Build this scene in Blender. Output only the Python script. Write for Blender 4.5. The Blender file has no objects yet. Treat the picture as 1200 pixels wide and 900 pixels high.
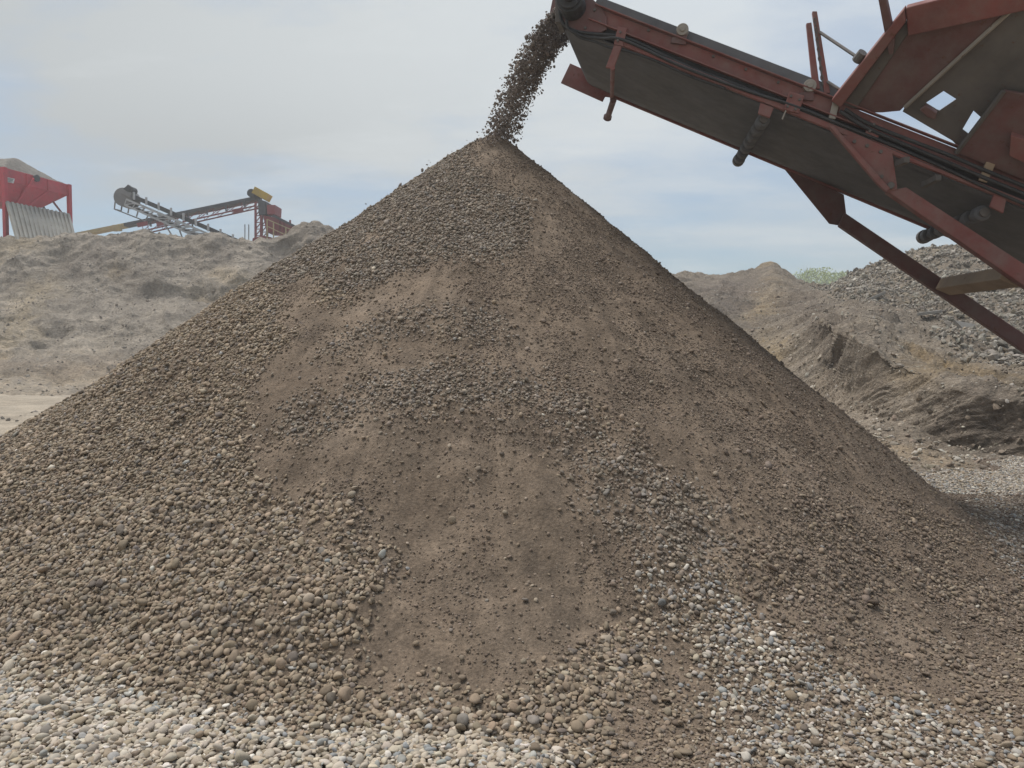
import bpy, math, random
import numpy as np
from mathutils import Vector, Matrix
R = math.radians
RNG = np.random.default_rng(7)
random.seed(7)
scene = bpy.context.scene
COL = scene.collection

# ------------------------------------------------------------------ camera model (a phone lens, 900 px focal length on 1200x900)
EYE = 1.6
PITCH = math.atan(40 / 900)          # looking a little below the horizon
FWD = np.array([0, math.cos(PITCH), -math.sin(PITCH)]); UP = np.array([0, math.sin(PITCH), math.cos(PITCH)])
CAM = np.array([0, 0, EYE])

def ray(x, y):
    return FWD + (450 - y) / 900 * UP + np.array([(x - 600) / 900, 0, 0])

def at(x, y, Y):
    """a point of the place seen at (x, y) in the photo, Y metres ahead"""
    d = ray(x, y)
    return CAM + d * (Y / d[1])

def proj(P):
    """metres to photo pixels"""
    q = P - CAM
    f = q @ FWD
    return 600 + 900 * q[..., 0] / f, 450 - 900 * (q @ UP) / f, f

class Plane:
    """a flat sheet of the machine: px() finds where the line of sight to a photo point meets it"""
    def __init__(self, p, n):
        self.p = np.array(p, float); self.n = np.array(n, float) / np.linalg.norm(n)
    @staticmethod
    def through(a, b, c):
        return Plane(a, np.cross(np.array(b) - a, np.array(c) - a))
    def px(self, x, y):
        d = ray(x, y)
        return CAM + d * (((self.p - CAM) @ self.n) / (d @ self.n))

# ------------------------------------------------------------------ noise
_perm = np.random.default_rng(3).permutation(512)
_perm = np.concatenate([_perm, _perm, _perm])
_ang = np.random.default_rng(4).random(512) * 2 * math.pi
_gx, _gy = np.cos(_ang), np.sin(_ang)

def perlin(x, y):
    x = np.asarray(x, float); y = np.asarray(y, float)
    xi = np.floor(x).astype(int); yi = np.floor(y).astype(int)
    xf = x - xi; yf = y - yi
    u = xf * xf * xf * (xf * (xf * 6 - 15) + 10); v = yf * yf * yf * (yf * (yf * 6 - 15) + 10)
    def g(ix, iy, dx, dy):
        h = _perm[(_perm[ix & 511] + iy) & 511]
        return _gx[h] * dx + _gy[h] * dy
    a = g(xi, yi, xf, yf); b = g(xi + 1, yi, xf - 1, yf)
    c = g(xi, yi + 1, xf, yf - 1); d = g(xi + 1, yi + 1, xf - 1, yf - 1)
    return ((a + u * (b - a)) * (1 - v) + (c + u * (d - c)) * v) * 1.4

def fbm(x, y, octaves=4, gain=.5):
    s = 0; a = 1
    for k in range(octaves):
        s = s + a * perlin(x * 2 ** k + 17.3 * k, y * 2 ** k - 9.1 * k); a *= gain
    return s

def sstep(a, b, x):
    t = np.clip((x - a) / (b - a), 0, 1)
    return t * t * (3 - 2 * t)

def inside(poly, x, y):
    """signed-ish: True where (x, y) lies in the polygon"""
    r = np.zeros(x.shape, bool)
    n = len(poly)
    for i in range(n):
        x0, y0 = poly[i]; x1, y1 = poly[(i + 1) % n]
        c = ((y0 > y) != (y1 > y)) & (x < (x1 - x0) * (y - y0) / ((y1 - y0) if y1 != y0 else 1e-9) + x0)
        r ^= c
    return r

# ------------------------------------------------------------------ object helpers
def tag(o, label=None, cat=None, group=None, kind=None):
    if label: o['label'] = label
    if cat: o['category'] = cat
    if group: o['group'] = group
    if kind: o['kind'] = kind
    return o

def empty(name, loc=(0, 0, 0)):
    o = bpy.data.objects.new(name, None); COL.objects.link(o)
    o.location = loc; o.empty_display_size = .3
    return o

def world_loc(o):
    v = Vector((0, 0, 0))
    while o is not None:
        v += o.location; o = o.parent
    return v

def np_mesh(name, V, F, mat, parent=None, smooth=True, col=None):
    """V (n,3); F (m,k) of one polygon size"""
    me = bpy.data.meshes.new(name)
    V = np.asarray(V, np.float32); F = np.asarray(F, np.int32)
    me.vertices.add(len(V)); me.vertices.foreach_set('co', V.ravel())
    k = F.shape[1]
    me.loops.add(F.size); me.loops.foreach_set('vertex_index', F.ravel())
    me.polygons.add(len(F)); me.polygons.foreach_set('loop_start', np.arange(0, F.size, k, dtype=np.int32))
    me.polygons.foreach_set('use_smooth', np.full(len(F), smooth, bool))
    me.update(calc_edges=True)
    if col is not None:
        a = me.color_attributes.new('tint', 'FLOAT_COLOR', 'POINT')
        c4 = np.ones((len(V), 4), np.float32); c4[:, :3] = col
        a.data.foreach_set('color', c4.ravel())
    me.materials.append(mat)
    o = bpy.data.objects.new(name, me); COL.objects.link(o)
    if parent is not None: o.parent = parent
    return o

class MB:
    """collects shapes, build() links them as ONE mesh"""
    def __init__(self): self.v = []; self.f = []
    def add(self, vs, fs):
        b = len(self.v); self.v += [tuple(float(c) for c in p) for p in vs]; self.f += [tuple(i + b for i in f) for f in fs]
        return self
    def prism(self, pts, vec):
        pts = [np.array(p, float) for p in pts]; vec = np.array(vec, float); n = len(pts)
        return self.add(pts + [p + vec for p in pts],
                        [tuple(range(n - 1, -1, -1)), tuple(range(n, 2 * n))] + [(i, (i + 1) % n, n + (i + 1) % n, n + i) for i in range(n)])
    def bar(self, a, b, w, h=None, up=(0, 0, 1)):
        a = np.array(a, float); b = np.array(b, float); h = h or w
        d = (b - a) / np.linalg.norm(b - a)
        s = np.cross(d, up)
        if np.linalg.norm(s) < 1e-4: s = np.cross(d, (1, 0, 0))
        s /= np.linalg.norm(s); u = np.cross(s, d)
        q = [a + s * i * w / 2 + u * j * h / 2 for i, j in ((-1, -1), (1, -1), (1, 1), (-1, 1))]
        return self.prism(q, b - a)
    def tube(self, pts, r, seg=10, cap=True):
        pts = [np.array(p, float) for p in pts]
        rs = r if isinstance(r, (list, tuple)) else [r] * len(pts)
        vs = []; fs = []; ref = None
        for i, p in enumerate(pts):
            d = pts[min(i + 1, len(pts) - 1)] - pts[max(i - 1, 0)]; d /= np.linalg.norm(d)
            if ref is None:
                ref = np.cross(d, (0, 0, 1))
                if np.linalg.norm(ref) < 1e-3: ref = np.cross(d, (1, 0, 0))
            ref = ref - d * (ref @ d); ref /= np.linalg.norm(ref)
            c = np.cross(d, ref)
            for k in range(seg):
                t = 2 * math.pi * k / seg
                vs.append(p + rs[i] * (math.cos(t) * ref + math.sin(t) * c))
        for i in range(len(pts) - 1):
            for k in range(seg):
                fs.append((i * seg + k, i * seg + (k + 1) % seg, (i + 1) * seg + (k + 1) % seg, (i + 1) * seg + k))
        if cap:
            fs.append(tuple(range(seg - 1, -1, -1))); fs.append(tuple((len(pts) - 1) * seg + k for k in range(seg)))
        return self.add(vs, fs)
    def build(self, name, mat, parent=None, bevel=0, smooth=False):
        off = world_loc(parent) if parent is not None else Vector((0, 0, 0))
        me = bpy.data.meshes.new(name)
        me.from_pydata([(a - off.x, b - off.y, c - off.z) for a, b, c in self.v], [], self.f)
        me.update(); me.materials.append(mat)
        bm = __import__('bmesh').new(); bm.from_mesh(me)
        __import__('bmesh').ops.recalc_face_normals(bm, faces=bm.faces); bm.to_mesh(me); bm.free()
        if smooth: me.polygons.foreach_set('use_smooth', [True] * len(me.polygons))
        o = bpy.data.objects.new(name, me); COL.objects.link(o)
        if parent is not None: o.parent = parent
        if bevel:
            m = o.modifiers.new('edge', 'BEVEL'); m.width = bevel; m.segments = 2; m.limit_method = 'ANGLE'
        return o

# ------------------------------------------------------------------ materials
def new_mat(name):
    m = bpy.data.materials.new(name); m.use_nodes = True
    nt = m.node_tree; b = nt.nodes['Principled BSDF']
    return m, nt, b

def node(nt, kind, **kw):
    n = nt.nodes.new(kind)
    for k, v in kw.items():
        if k in n.inputs.keys(): n.inputs[k].default_value = v
        else: setattr(n, k, v)
    return n

def noise(nt, scale, detail=5, rough=.6, vec=None):
    n = node(nt, 'ShaderNodeTexNoise'); n.inputs['Scale'].default_value = scale
    n.inputs['Detail'].default_value = detail; n.inputs['Roughness'].default_value = rough
    if vec is not None: nt.links.new(vec, n.inputs['Vector'])
    return n.outputs['Fac']

def ramp(nt, fac, stops):
    n = node(nt, 'ShaderNodeValToRGB'); nt.links.new(fac, n.inputs['Fac'])
    e = n.color_ramp.elements
    while len(e) < len(stops): e.new(.5)
    for i, (p, c) in enumerate(stops):
        e[i].position = p; e[i].color = (*c, 1) if len(c) == 3 else c
    return n.outputs['Color']

def mix(nt, fac, a, b, mode='MIX'):
    n = node(nt, 'ShaderNodeMix', data_type='RGBA', blend_type=mode)
    for s, v in ((n.inputs[0], fac), (n.inputs[6], a), (n.inputs[7], b)):
        if isinstance(v, (int, float)): s.default_value = v
        elif isinstance(v, tuple): s.default_value = (*v, 1)
        else: nt.links.new(v, s)
    return n.outputs[2]

def bump(nt, b, height, strength=.5, dist=.01):
    n = node(nt, 'ShaderNodeBump'); n.inputs['Strength'].default_value = strength; n.inputs['Distance'].default_value = dist
    nt.links.new(height, n.inputs['Height']); nt.links.new(n.outputs['Normal'], b.inputs['Normal'])

def obj_vec(nt):
    return node(nt, 'ShaderNodeTexCoord').outputs['Object']

def paint(name, base, rough=.55, dust=(.25, .2, .16), dust_amt=.5, rust=(.12, .05, .025), scale=1.0, metallic=0):
    """weathered machine paint: tone drift, dust film, rust spots"""
    m, nt, b = new_mat(name); v = obj_vec(nt)
    tone = ramp(nt, noise(nt, 2.3 * scale, 4, .6, v), [(.3, tuple(c * .75 for c in base)), (.7, tuple(min(1, c * 1.2) for c in base))])
    d = ramp(nt, noise(nt, 5 * scale, 8, .7, v), [(.36, (0, 0, 0)), (.72, (dust_amt,) * 3)])
    c = mix(nt, d, tone, dust)
    r = ramp(nt, noise(nt, 14 * scale, 6, .7, v), [(.62, (0, 0, 0)), (.70, (.8, .8, .8))])
    c = mix(nt, r, c, rust)
    nt.links.new(c, b.inputs['Base Color'])
    rr = ramp(nt, noise(nt, 9 * scale, 5, .6, v), [(.3, (rough - .12,) * 3), (.7, (min(1, rough + .2),) * 3)])
    nt.links.new(rr, b.inputs['Roughness'])
    b.inputs['Metallic'].default_value = metallic
    bump(nt, b, noise(nt, 30 * scale, 5, .6, v), .25, .004)
    return m

def soil(name, cols, s1=.35, s2=3., s3=30., speck=(.5, .46, .4), speck_amt=.5, rough=.95, bmp=(.7, .03), speck_scale=60, tints=False):
    """earth: broad tone patches, clods, fine grain and pale grit"""
    m, nt, b = new_mat(name); v = obj_vec(nt)
    a = ramp(nt, noise(nt, s1, 6, .65, v), [(.3, cols[0]), (.5, cols[1]), (.7, cols[2])])
    f2 = noise(nt, s2, 7, .7, v)
    c = mix(nt, .8, a, ramp(nt, f2, [(.25, (.52, .52, .52)), (.75, (1.45, 1.42, 1.38))]), 'MULTIPLY')
    f3 = noise(nt, s3, 4, .7, v)
    c = mix(nt, .8, c, ramp(nt, f3, [(.25, (.45, .45, .45)), (.75, (1.55, 1.55, 1.55))]), 'MULTIPLY')
    sp = ramp(nt, noise(nt, speck_scale, 2, .5, v), [(.66, (0, 0, 0)), (.74, (speck_amt,) * 3)])
    c = mix(nt, sp, c, speck)
    if tints:                                          # soil layers and shade painted on the pit cut face: stored per vertex
        c = mix(nt, 1.0, c, node(nt, 'ShaderNodeAttribute', attribute_name='tint').outputs['Color'], 'MULTIPLY')
    nt.links.new(c, b.inputs['Base Color']); b.inputs['Roughness'].default_value = rough
    b.inputs['Specular IOR Level'].default_value = .2
    h = node(nt, 'ShaderNodeMath', operation='ADD'); nt.links.new(f2, h.inputs[0]); nt.links.new(f3, h.inputs[1])
    bump(nt, b, h.outputs[0], *bmp)
    return m

def stone_mat(name, rough=.85, scale=45):
    m, nt, b = new_mat(name); v = obj_vec(nt)
    a = node(nt, 'ShaderNodeAttribute', attribute_name='tint')
    f = noise(nt, scale, 5, .7, v)
    c = mix(nt, .5, a.outputs['Color'], ramp(nt, f, [(.3, (.68, .67, .66)), (.7, (1.25, 1.24, 1.22))]), 'MULTIPLY')
    nt.links.new(c, b.inputs['Base Color']); b.inputs['Roughness'].default_value = rough
    b.inputs['Specular IOR Level'].default_value = .25
    bump(nt, b, f, .3, .004)
    return m

M_stone = stone_mat('pebble_stone')
M_crumb = stone_mat('damp_crumbs', .95, 90)
M_dirt = soil('damp_fines', [(.148, .111, .081), (.192, .147, .108), (.234, .183, .138)], .8, 6., 55., (.3, .25, .19), .45, .95, (.8, .012), 70, True)
M_bank = soil('grey_tan_earth', [(.25, .214, .175), (.33, .286, .235), (.41, .356, .29)], .22, 1.6, 9., (.5, .46, .4), .5, .95, (1., .14), 8, True)
M_pit = soil('brown_pit_earth', [(.185, .154, .122), (.255, .214, .17), (.335, .282, .22)], .28, 2., 12., (.5, .46, .4), .5, .95, (1., .12), 12, True)
M_ground = soil('dusty_yard', [(.30, .25, .19), (.37, .315, .245), (.43, .375, .30)], .12, 1.2, 22., (.55, .5, .44), .5, .95, (.8, .02), 45)
M_rubble = stone_mat('broken_concrete', .9, 12)

M_red = paint('dull_red_paint', (.222, .072, .062), .68, (.225, .165, .145), .7)
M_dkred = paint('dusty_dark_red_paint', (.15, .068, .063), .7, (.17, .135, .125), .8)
M_belt = paint('dusty_rubber', (.122, .127, .136), .85, (.175, .17, .165), .55, (.13, .115, .10))
M_black = paint('black_grease', (.03, .031, .033), .6, (.09, .085, .08), .4)
M_plate = paint('bare_dark_steel', (.12, .112, .106), .65, (.17, .145, .12), .5)
M_steel = paint('worn_steel', (.32, .29, .25), .5, (.3, .25, .2), .5, metallic=.2)
M_wood = paint('mud_caked_beam', (.30, .22, .15), .85, (.36, .28, .2), .6)
M_hop = paint('bright_red_paint', (.56, .018, .045), .5, (.34, .14, .13), .3, scale=.4)
M_mar = paint('faded_maroon_paint', (.27, .03, .042), .6, (.3, .18, .17), .35, scale=.4)
M_white = paint('galvanised_grey', (.52, .53, .54), .5, (.4, .38, .35), .5, (.3, .2, .14), scale=.4)
M_yel = paint('yellow_paint', (.58, .38, .03), .5, (.4, .3, .15), .4, scale=.4)
M_buff = paint('pale_yellow_paint', (.52, .42, .2), .6, (.45, .38, .28), .5, scale=.4)
M_sheet = paint('grey_ribbed_sheet', (.40, .38, .33), .6, (.36, .31, .24), .6, scale=.4)
M_slab = paint('grey_concrete', (.30, .285, .26), .85, (.26, .225, .185), .7, (.2, .17, .14), scale=2)
M_load = soil('grey_gravel_load', [(.17, .152, .132), (.215, .195, .17), (.265, .24, .21)], .6, 3., 14.)
M_sign = paint('white_sign_plate', (.72, .70, .68), .5, (.5, .42, .4), .4, scale=.5)
M_grey = paint('grey_gearbox_paint', (.22, .22, .22), .5, (.25, .22, .2), .5, scale=.5)
M_navy = paint('dark_frame_paint', (.06, .062, .075), .6, (.14, .13, .13), .5, scale=.4)

# ------------------------------------------------------------------ the gravel pile: a cone at the angle of repose
AX, AY, AH = at(580, 154, 8.6)

def cone_base(x, y):
    dx = x - AX; dy = y - AY; r = np.sqrt(dx * dx + dy * dy) + 1e-6
    ux = dx / r
    t = np.where(ux > 0, .755 + .11 * ux ** 2, .755 - .075 * ux ** 2)
    h = AH + .05 - t * (np.sqrt(r * r + .06 ** 2))
    k = .16                                             # run-out at the foot
    return np.where(h > -3, np.log1p(np.exp(np.clip(h / k, -30, 30))) * k, 0) - .03, r

def on_pile(x, y):
    """world (x, y) of the pile or yard surface seen at a photo point (walk down the line of sight)"""
    d = ray(x, y); d = d / d[1]
    Y = np.linspace(1.2, 16, 3000); P = CAM + Y[:, None] * d
    h = np.maximum(cone_base(P[:, 0], P[:, 1])[0], 0)
    below = np.nonzero(P[:, 2] < h)[0]
    i = below[0] if len(below) else len(Y) - 1
    return P[i, 0], P[i, 1]

def outline(pts): return [on_pile(*p) for p in pts]

Z_left = outline([(-500, 900), (-400, 560), (-60, 470), (120, 380), (240, 300), (340, 230), (420, 190), (500, 150), (560, 150), (555, 190), (560, 205), (625, 235), (610, 300), (585, 312), (520, 302), (480, 316),
                  (440, 330), (385, 350), (350, 330), (318, 345), (330, 365), (345, 400), (300, 440), (285, 480), (285, 540), (300, 590), (325, 610), (400, 580), (440, 640), (455, 670), (415, 720),
                  (395, 780), (420, 815), (520, 830), (620, 815), (700, 740), (760, 715), (770, 760), (715, 830), (705, 1000), (-500, 1000)])
Z_fines_hole = outline([(318, 342), (355, 318), (385, 322), (340, 360)])
Z_band = outline([(440, 500), (400, 500), (330, 505), (322, 490), (430, 455), (500, 438), (600, 440), (660, 455), (720, 520), (790, 560), (860, 590), (850, 650), (790, 660), (730, 640), (690, 600), (660, 520), (640, 486), (520, 482)])
Z_patch = outline([(420, 372), (530, 362), (600, 372), (590, 398), (500, 402), (430, 408), (390, 425), (380, 405)])
Z_pale_right = outline([(775, 640), (850, 680), (930, 740), (1010, 800), (1250, 850), (1250, 1000), (780, 1000), (830, 880), (800, 790), (770, 720), (750, 690)])
Z_strip = outline([(775, 745), (810, 740), (850, 800), (850, 900), (830, 1000), (700, 1000), (715, 880), (740, 800)])
Z_slab = outline([(420, 520), (520, 490), (650, 492), (690, 560), (695, 640), (680, 730), (600, 810), (480, 800), (410, 760), (455, 670), (430, 600)])
Z_lip = outline([(535, 486), (600, 478), (660, 486), (690, 510), (670, 520), (640, 518), (612, 508), (592, 514), (575, 504), (548, 512)])
Z_dry = outline([(480, 318), (430, 350), (370, 352), (335, 400), (300, 445), (288, 500), (300, 570), (330, 600), (400, 560), (450, 640), (420, 780), (520, 810), (620, 790), (680, 660), (660, 530), (520, 500), (400, 480), (480, 420), (560, 360)])
Z_heap = outline([(-500, 755), (0, 776), (90, 797), (200, 836), (420, 850), (540, 868), (640, 892), (660, 1000), (-500, 1000)])
Z_top = outline([(560, 160), (640, 180), (700, 240), (660, 300), (600, 240), (500, 195), (480, 205), (530, 168)])
Z_grey_side = outline([(1130, 590), (1180, 560), (1320, 560), (1320, 720), (1210, 700), (1160, 640)])

Z_skirt = outline([(820, 640), (1150, 620), (1260, 680), (1700, 760), (1900, 1000), (470, 1000), (560, 850), (700, 800)])

def warp(x, y, a=.16):
    return x + a * fbm(x * 2.1, y * 2.1, 4, .6), y + a * fbm(x * 2.1 + 40, y * 2.1 - 13, 4, .6)

def soft(poly, x, y):
    """0..1 membership with a ragged edge (mean of three differently warped looks)"""
    s = 0
    if x.ndim == 1:                                     # stones stray over the edges
        x = x + RNG.normal(size=x.shape) * .045; y = y + RNG.normal(size=x.shape) * .045
    for k, a in enumerate((.08, .16, .26)):
        wx, wy = warp(x + 31 * k, y - 23 * k, a)
        s = s + inside(poly, wx - 31 * k, wy + 23 * k)
    return s / 3

def pile_height(x, y):
    h, r = cone_base(x, y)
    on = sstep(-.02, .35, h)
    ph = np.arctan2(y - AY, x - AX)
    rills = fbm(ph * 7, r * .35, 3) * .028 * sstep(.4, 2, r)
    h = h + on * (rills + fbm(x * .9, y * .9, 3) * .07 * sstep(.2, 2.5, r) + fbm(x * 3.2 + 7, y * 3.2, 3) * .022 + fbm(x * 14, y * 14, 3, .6) * .007)
    lip = soft(Z_lip, x, y)
    h = h - .022 * soft(Z_slab, x, y) * on + .016 * soft(Z_left, x, y) * on + .045 * lip * on
    h = np.where(h < 0, h * .5 - .002, h)
    sk = soft(Z_skirt, x, y)                             # fines and small gravel slid out over the yard
    return np.maximum(h, (yard_height(x, y) + .016 + .02 * fbm(x * 2.5, y * 2.5, 3)) * sk - .2 * (1 - sk))

def yard_height(x, y):
    z = fbm(x * .35, y * .35, 3) * .05 * sstep(25, 8, np.hypot(x, y - 2)) + fbm(x * 3, y * 3, 3) * .012 * sstep(20, 6, np.hypot(x, y))
    heap = soft(Z_heap, x, y) if np.size(x) else 0
    return z * .6 - .01 + .05 * heap

# height map of pile and near yard, sampled everywhere afterwards
GX0, GX1, GY0, GY1, GS = -8.0, 9.6, 1.2, 15.0, .02
nx = int((GX1 - GX0) / GS) + 1; ny = int((GY1 - GY0) / GS) + 1
gx = np.linspace(GX0, GX1, nx); gy = np.linspace(GY0, GY1, ny)
XX, YY = np.meshgrid(gx, gy)
HP = pile_height(XX, YY)
HG = yard_height(XX, YY)
HS = np.maximum(HP, HG)

def sample(H, x, y):
    fx = np.clip((x - GX0) / (GX1 - GX0) * (nx - 1), 0, nx - 1.001); fy = np.clip((y - GY0) / (GY1 - GY0) * (ny - 1), 0, ny - 1.001)
    i = fx.astype(int); j = fy.astype(int); u = fx - i; v = fy - j
    return (H[j, i] * (1 - u) + H[j, i + 1] * u) * (1 - v) + (H[j + 1, i] * (1 - u) + H[j + 1, i + 1] * u) * v

def grid_mesh(name, H, keep, mat, parent=None, col=None):
    idx = np.arange(nx * ny).reshape(ny, nx)
    q = np.stack([idx[:-1, :-1], idx[:-1, 1:], idx[1:, 1:], idx[1:, :-1]], -1)
    k = keep[:-1, :-1] | keep[:-1, 1:] | keep[1:, 1:] | keep[1:, :-1]
    F = q[k]
    used = np.unique(F); remap = np.zeros(nx * ny, np.int64); remap[used] = np.arange(len(used))
    V = np.stack([XX, YY, H], -1).reshape(-1, 3)[used]
    return np_mesh(name, V, remap[F], mat, parent, col=None if col is None else np.repeat(col.reshape(-1, 1)[used], 3, 1) * np.array([1, 1, 1]))

PH = np.arctan2(YY - AY, XX - AX); PR = np.hypot(XX - AX, YY - AY)
STREAK = np.clip(1 + .17 * fbm(PH * 12, PR * .55, 5, .6) + .10 * fbm(PH * 40, PR * 1.2 + 5, 3, .6) + .10 * fbm(XX * 2, YY * 2, 4), .6, 1.4)
pile = grid_mesh('gravel_pile', HP, (HP > HG - .03) & (HP > -.03), M_dirt, None, STREAK)
tag(pile, 'tall brown cone of freshly dropped gravel and fines under the conveyor', 'gravel pile')

# ------------------------------------------------------------------ stones
def ico(sub):
    bm = __import__('bmesh').new()
    __import__('bmesh').ops.create_icosphere(bm, subdivisions=sub, radius=1)
    V = np.array([v.co[:] for v in bm.verts]); F = np.array([[v.index for v in f.verts] for f in bm.faces]); bm.free()
    return V, F

def stone_shapes(sub, n, rough, seed, facet=0):
    rg = np.random.default_rng(seed); V0, F = ico(sub); out = []
    for i in range(n):
        V = V0.copy()
        if facet:                                       # knock flat faces off
            for k in range(facet):
                d = rg.normal(size=3); d /= np.linalg.norm(d)
                lim = rg.uniform(.5, .85); over = V @ d - lim
                V = V - np.clip(over, 0, None)[:, None] * d
        c = rg.normal(size=(5, 3)); ph = rg.random(5) * 6
        V = V * (1 + rough * sum(np.sin(V @ c[j] * 1.5 + ph[j]) for j in range(5)))[:, None]
        V = V * np.array([1, rg.uniform(.62, .92), rg.uniform(.32, .58)])
        out.append(V)
    return np.array(out), F

SH_hi = stone_shapes(2, 24, .05, 1, 4); SH_lo = stone_shapes(1, 22, .08, 2, 3)
SH_ang = stone_shapes(1, 12, .07, 5, 4)

def scatter_mesh(name, P, N, size, col, shapes, mat, parent=None, tilt=.35, smooth=True):
    """one mesh of many stones lying on points P with normals N"""
    SV, F = shapes; n = len(P); k = SV.shape[1]
    which = RNG.integers(0, len(SV), n)
    nrm = N + RNG.normal(size=(n, 3)) * tilt; nrm /= np.linalg.norm(nrm, axis=1)[:, None]
    t = RNG.normal(size=(n, 3)); t -= nrm * np.sum(t * nrm, 1)[:, None]; t /= np.linalg.norm(t, axis=1)[:, None]
    b = np.cross(nrm, t)
    L = SV[which] * size[:, None, None]
    V = P[:, None, :] + L[..., 0:1] * t[:, None, :] + L[..., 1:2] * b[:, None, :] + L[..., 2:3] * nrm[:, None, :]
    FF = (F[None] + (np.arange(n) * k)[:, None, None]).reshape(-1, 3)
    return V.reshape(-1, 3), FF, np.repeat(col, k, 0)

def join_scatter(name, sets, mat, parent=None, smooth=True):
    V = []; F = []; C = []; b = 0
    for v, f, c in sets:
        V.append(v); F.append(f + b); C.append(c); b += len(v)
    return np_mesh(name, np.concatenate(V), np.concatenate(F), mat, parent, smooth, np.concatenate(C))

def palette(n, cols, w, var=.12):
    i = RNG.choice(len(cols), n, p=np.array(w) / sum(w))
    c = np.array(cols)[i] * (1 + RNG.normal(size=(n, 1)) * var) * (1 + RNG.normal(size=(n, 3)) * .012)
    return np.clip(c, .02, .85)

TAN = [(0.289, 0.223, 0.156), (0.349, 0.273, 0.195), (0.239, 0.189, 0.136), (0.308, 0.253, 0.19), (0.418, 0.347, 0.266), (0.19, 0.158, 0.13), (0.269, 0.237, 0.204)]
TANW = [5, 4, 4, 3, 1.2, 1.5, 1.2]
GRY = [(0.249, 0.202, 0.157), (0.291, 0.24, 0.188), (0.212, 0.176, 0.139), (0.328, 0.282, 0.231), (0.239, 0.213, 0.188)]
GRYW = [4, 3, 3, 1.5, 1.5]
PALE = [(0.481, 0.414, 0.327), (0.558, 0.492, 0.406), (0.394, 0.34, 0.277), (0.443, 0.375, 0.287), (0.346, 0.336, 0.307), (0.298, 0.302, 0.297), (0.635, 0.583, 0.515), (0.336, 0.273, 0.198)]
PALEW = [4, 2.5, 3, 3, 1.6, .7, .9, 1.5]
COOL = [(0.424, 0.378, 0.321), (0.53, 0.477, 0.404), (0.35, 0.319, 0.279), (0.297, 0.294, 0.286), (0.392, 0.33, 0.254), (0.239, 0.236, 0.228), (0.636, 0.588, 0.507), (0.307, 0.246, 0.18)]
COOLW = [4, 2, 3, 2, 3, 1.2, .6, 2]
DIRT = [(0.198, 0.153, 0.116), (0.224, 0.175, 0.135), (0.172, 0.132, 0.101), (0.276, 0.225, 0.179)]
DIRTW = [4, 3, 3, 1.2]

def candidates(density, x0=-7, x1=9.4, y0=1.7, y1=12.5):
    n = int((x1 - x0) * (y1 - y0) * density)
    x = RNG.uniform(x0, x1, n); y = RNG.uniform(y0, y1, n)
    z = sample(HS, x, y); e = .03
    gxn = (sample(HS, x + e, y) - sample(HS, x - e, y)) / (2 * e); gyn = (sample(HS, x, y + e) - sample(HS, x, y - e)) / (2 * e)
    N = np.stack([-gxn, -gyn, np.ones(n)], 1); N /= np.linalg.norm(N, axis=1)[:, None]
    P = np.stack([x, y, z], 1)
    px, py, f = proj(P)
    v = CAM - P; v /= np.linalg.norm(v, axis=1)[:, None]
    ok = (px > -200) & (px < 1640) & (py < 1010) & (f > .8) & (np.sum(v * N, 1) > -.3)
    return P[ok], N[ok], f[ok], sample(HP, x, y)[ok] > sample(HG, x, y)[ok]

pile_sets = []; yard_sets = []
# --- clean cobbles: the left flank, the collar round the slab, the foot
P, N, f, onp = candidates(5600)
x, y = P[:, 0], P[:, 1]
mL = soft(Z_left, x, y) * (1 - .95 * soft(Z_fines_hole, x, y)) * (1 - .8 * soft(Z_top, x, y)); mB = soft(Z_band, x, y) * .72; mP = soft(Z_patch, x, y) * .6
mR = soft(Z_pale_right, x, y) * .8; mS = soft(Z_strip, x, y); mH = soft(Z_heap, x, y); mG = soft(Z_grey_side, x, y)
mT = soft(Z_top, x, y)
left_yard = (~onp) & (x < 1.0)
dens = np.maximum.reduce([mL, mB, mP, mR * (1 - .75 * mS), mH, mG * .8, left_yard * 1.0])
dens = dens * (1 - .8 * mS * (mL < .5))
pol = np.arctan2(y - AY, x - AX); prr = np.hypot(x - AX, y - AY)
dens = dens * np.clip(1.12 + .55 * fbm(x * 1.3 + 5, y * 1.3, 3) + .6 * fbm(pol * 9, prr * .7, 4), .25, 1)
right_yard = (~onp) & (x >= 1.0)
dens = np.maximum(dens, right_yard * .75)
dens = np.maximum(dens, onp * .01)                      # strays on the fines
dens = np.maximum(dens, onp * soft(Z_skirt, x, y) * .45 * np.clip(.7 + 1.2 * fbm(x * 2.3, y * 2.3 + 4, 3), .1, 1.2))
k = RNG.random(len(P)) < dens
P, N, f, onp, x, y = P[k], N[k], f[k], onp[k], x[k], y[k]
mH, mR, mB, mP, mL, mG = mH[k], mR[k], mB[k], mP[k], mL[k], mG[k]
n = len(P)
size = np.clip(np.exp(RNG.normal(math.log(.0131), .32, n)), .007, .04)
rr = np.hypot(x - AX, y - AY)
size = size * np.where(onp & (mL < .4), .86, 1) * (.86 + .14 * sstep(1, 5, rr)) * (1 + .08 * mH)
col = palette(n, TAN, TANW)
up = onp & ((mB + mP > .3) | (rr < 2.6))
col[up] = palette(up.sum(), GRY, GRYW)
pale = (RNG.random(n) < np.clip(mH * 1.0, 0, .93)) | ((~onp) & (x < 1) & (RNG.random(n) < .5))
col[pale] = palette(pale.sum(), PALE, PALEW)
cool = ((RNG.random(n) < mR * .8) & ~pale) | ((~onp) & (x >= 1) & (RNG.random(n) < .85)) | (RNG.random(n) < mG * .9)
col[cool] = palette(cool.sum(), COOL, COOLW)
coat = onp & (x > 1.2) & (RNG.random(n) < .6 * (1 - .9 * np.clip(mR * 1.2, 0, 1)))
col[coat] = palette(coat.sum(), DIRT, DIRTW, .14)
odd = RNG.random(n) < .012
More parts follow.
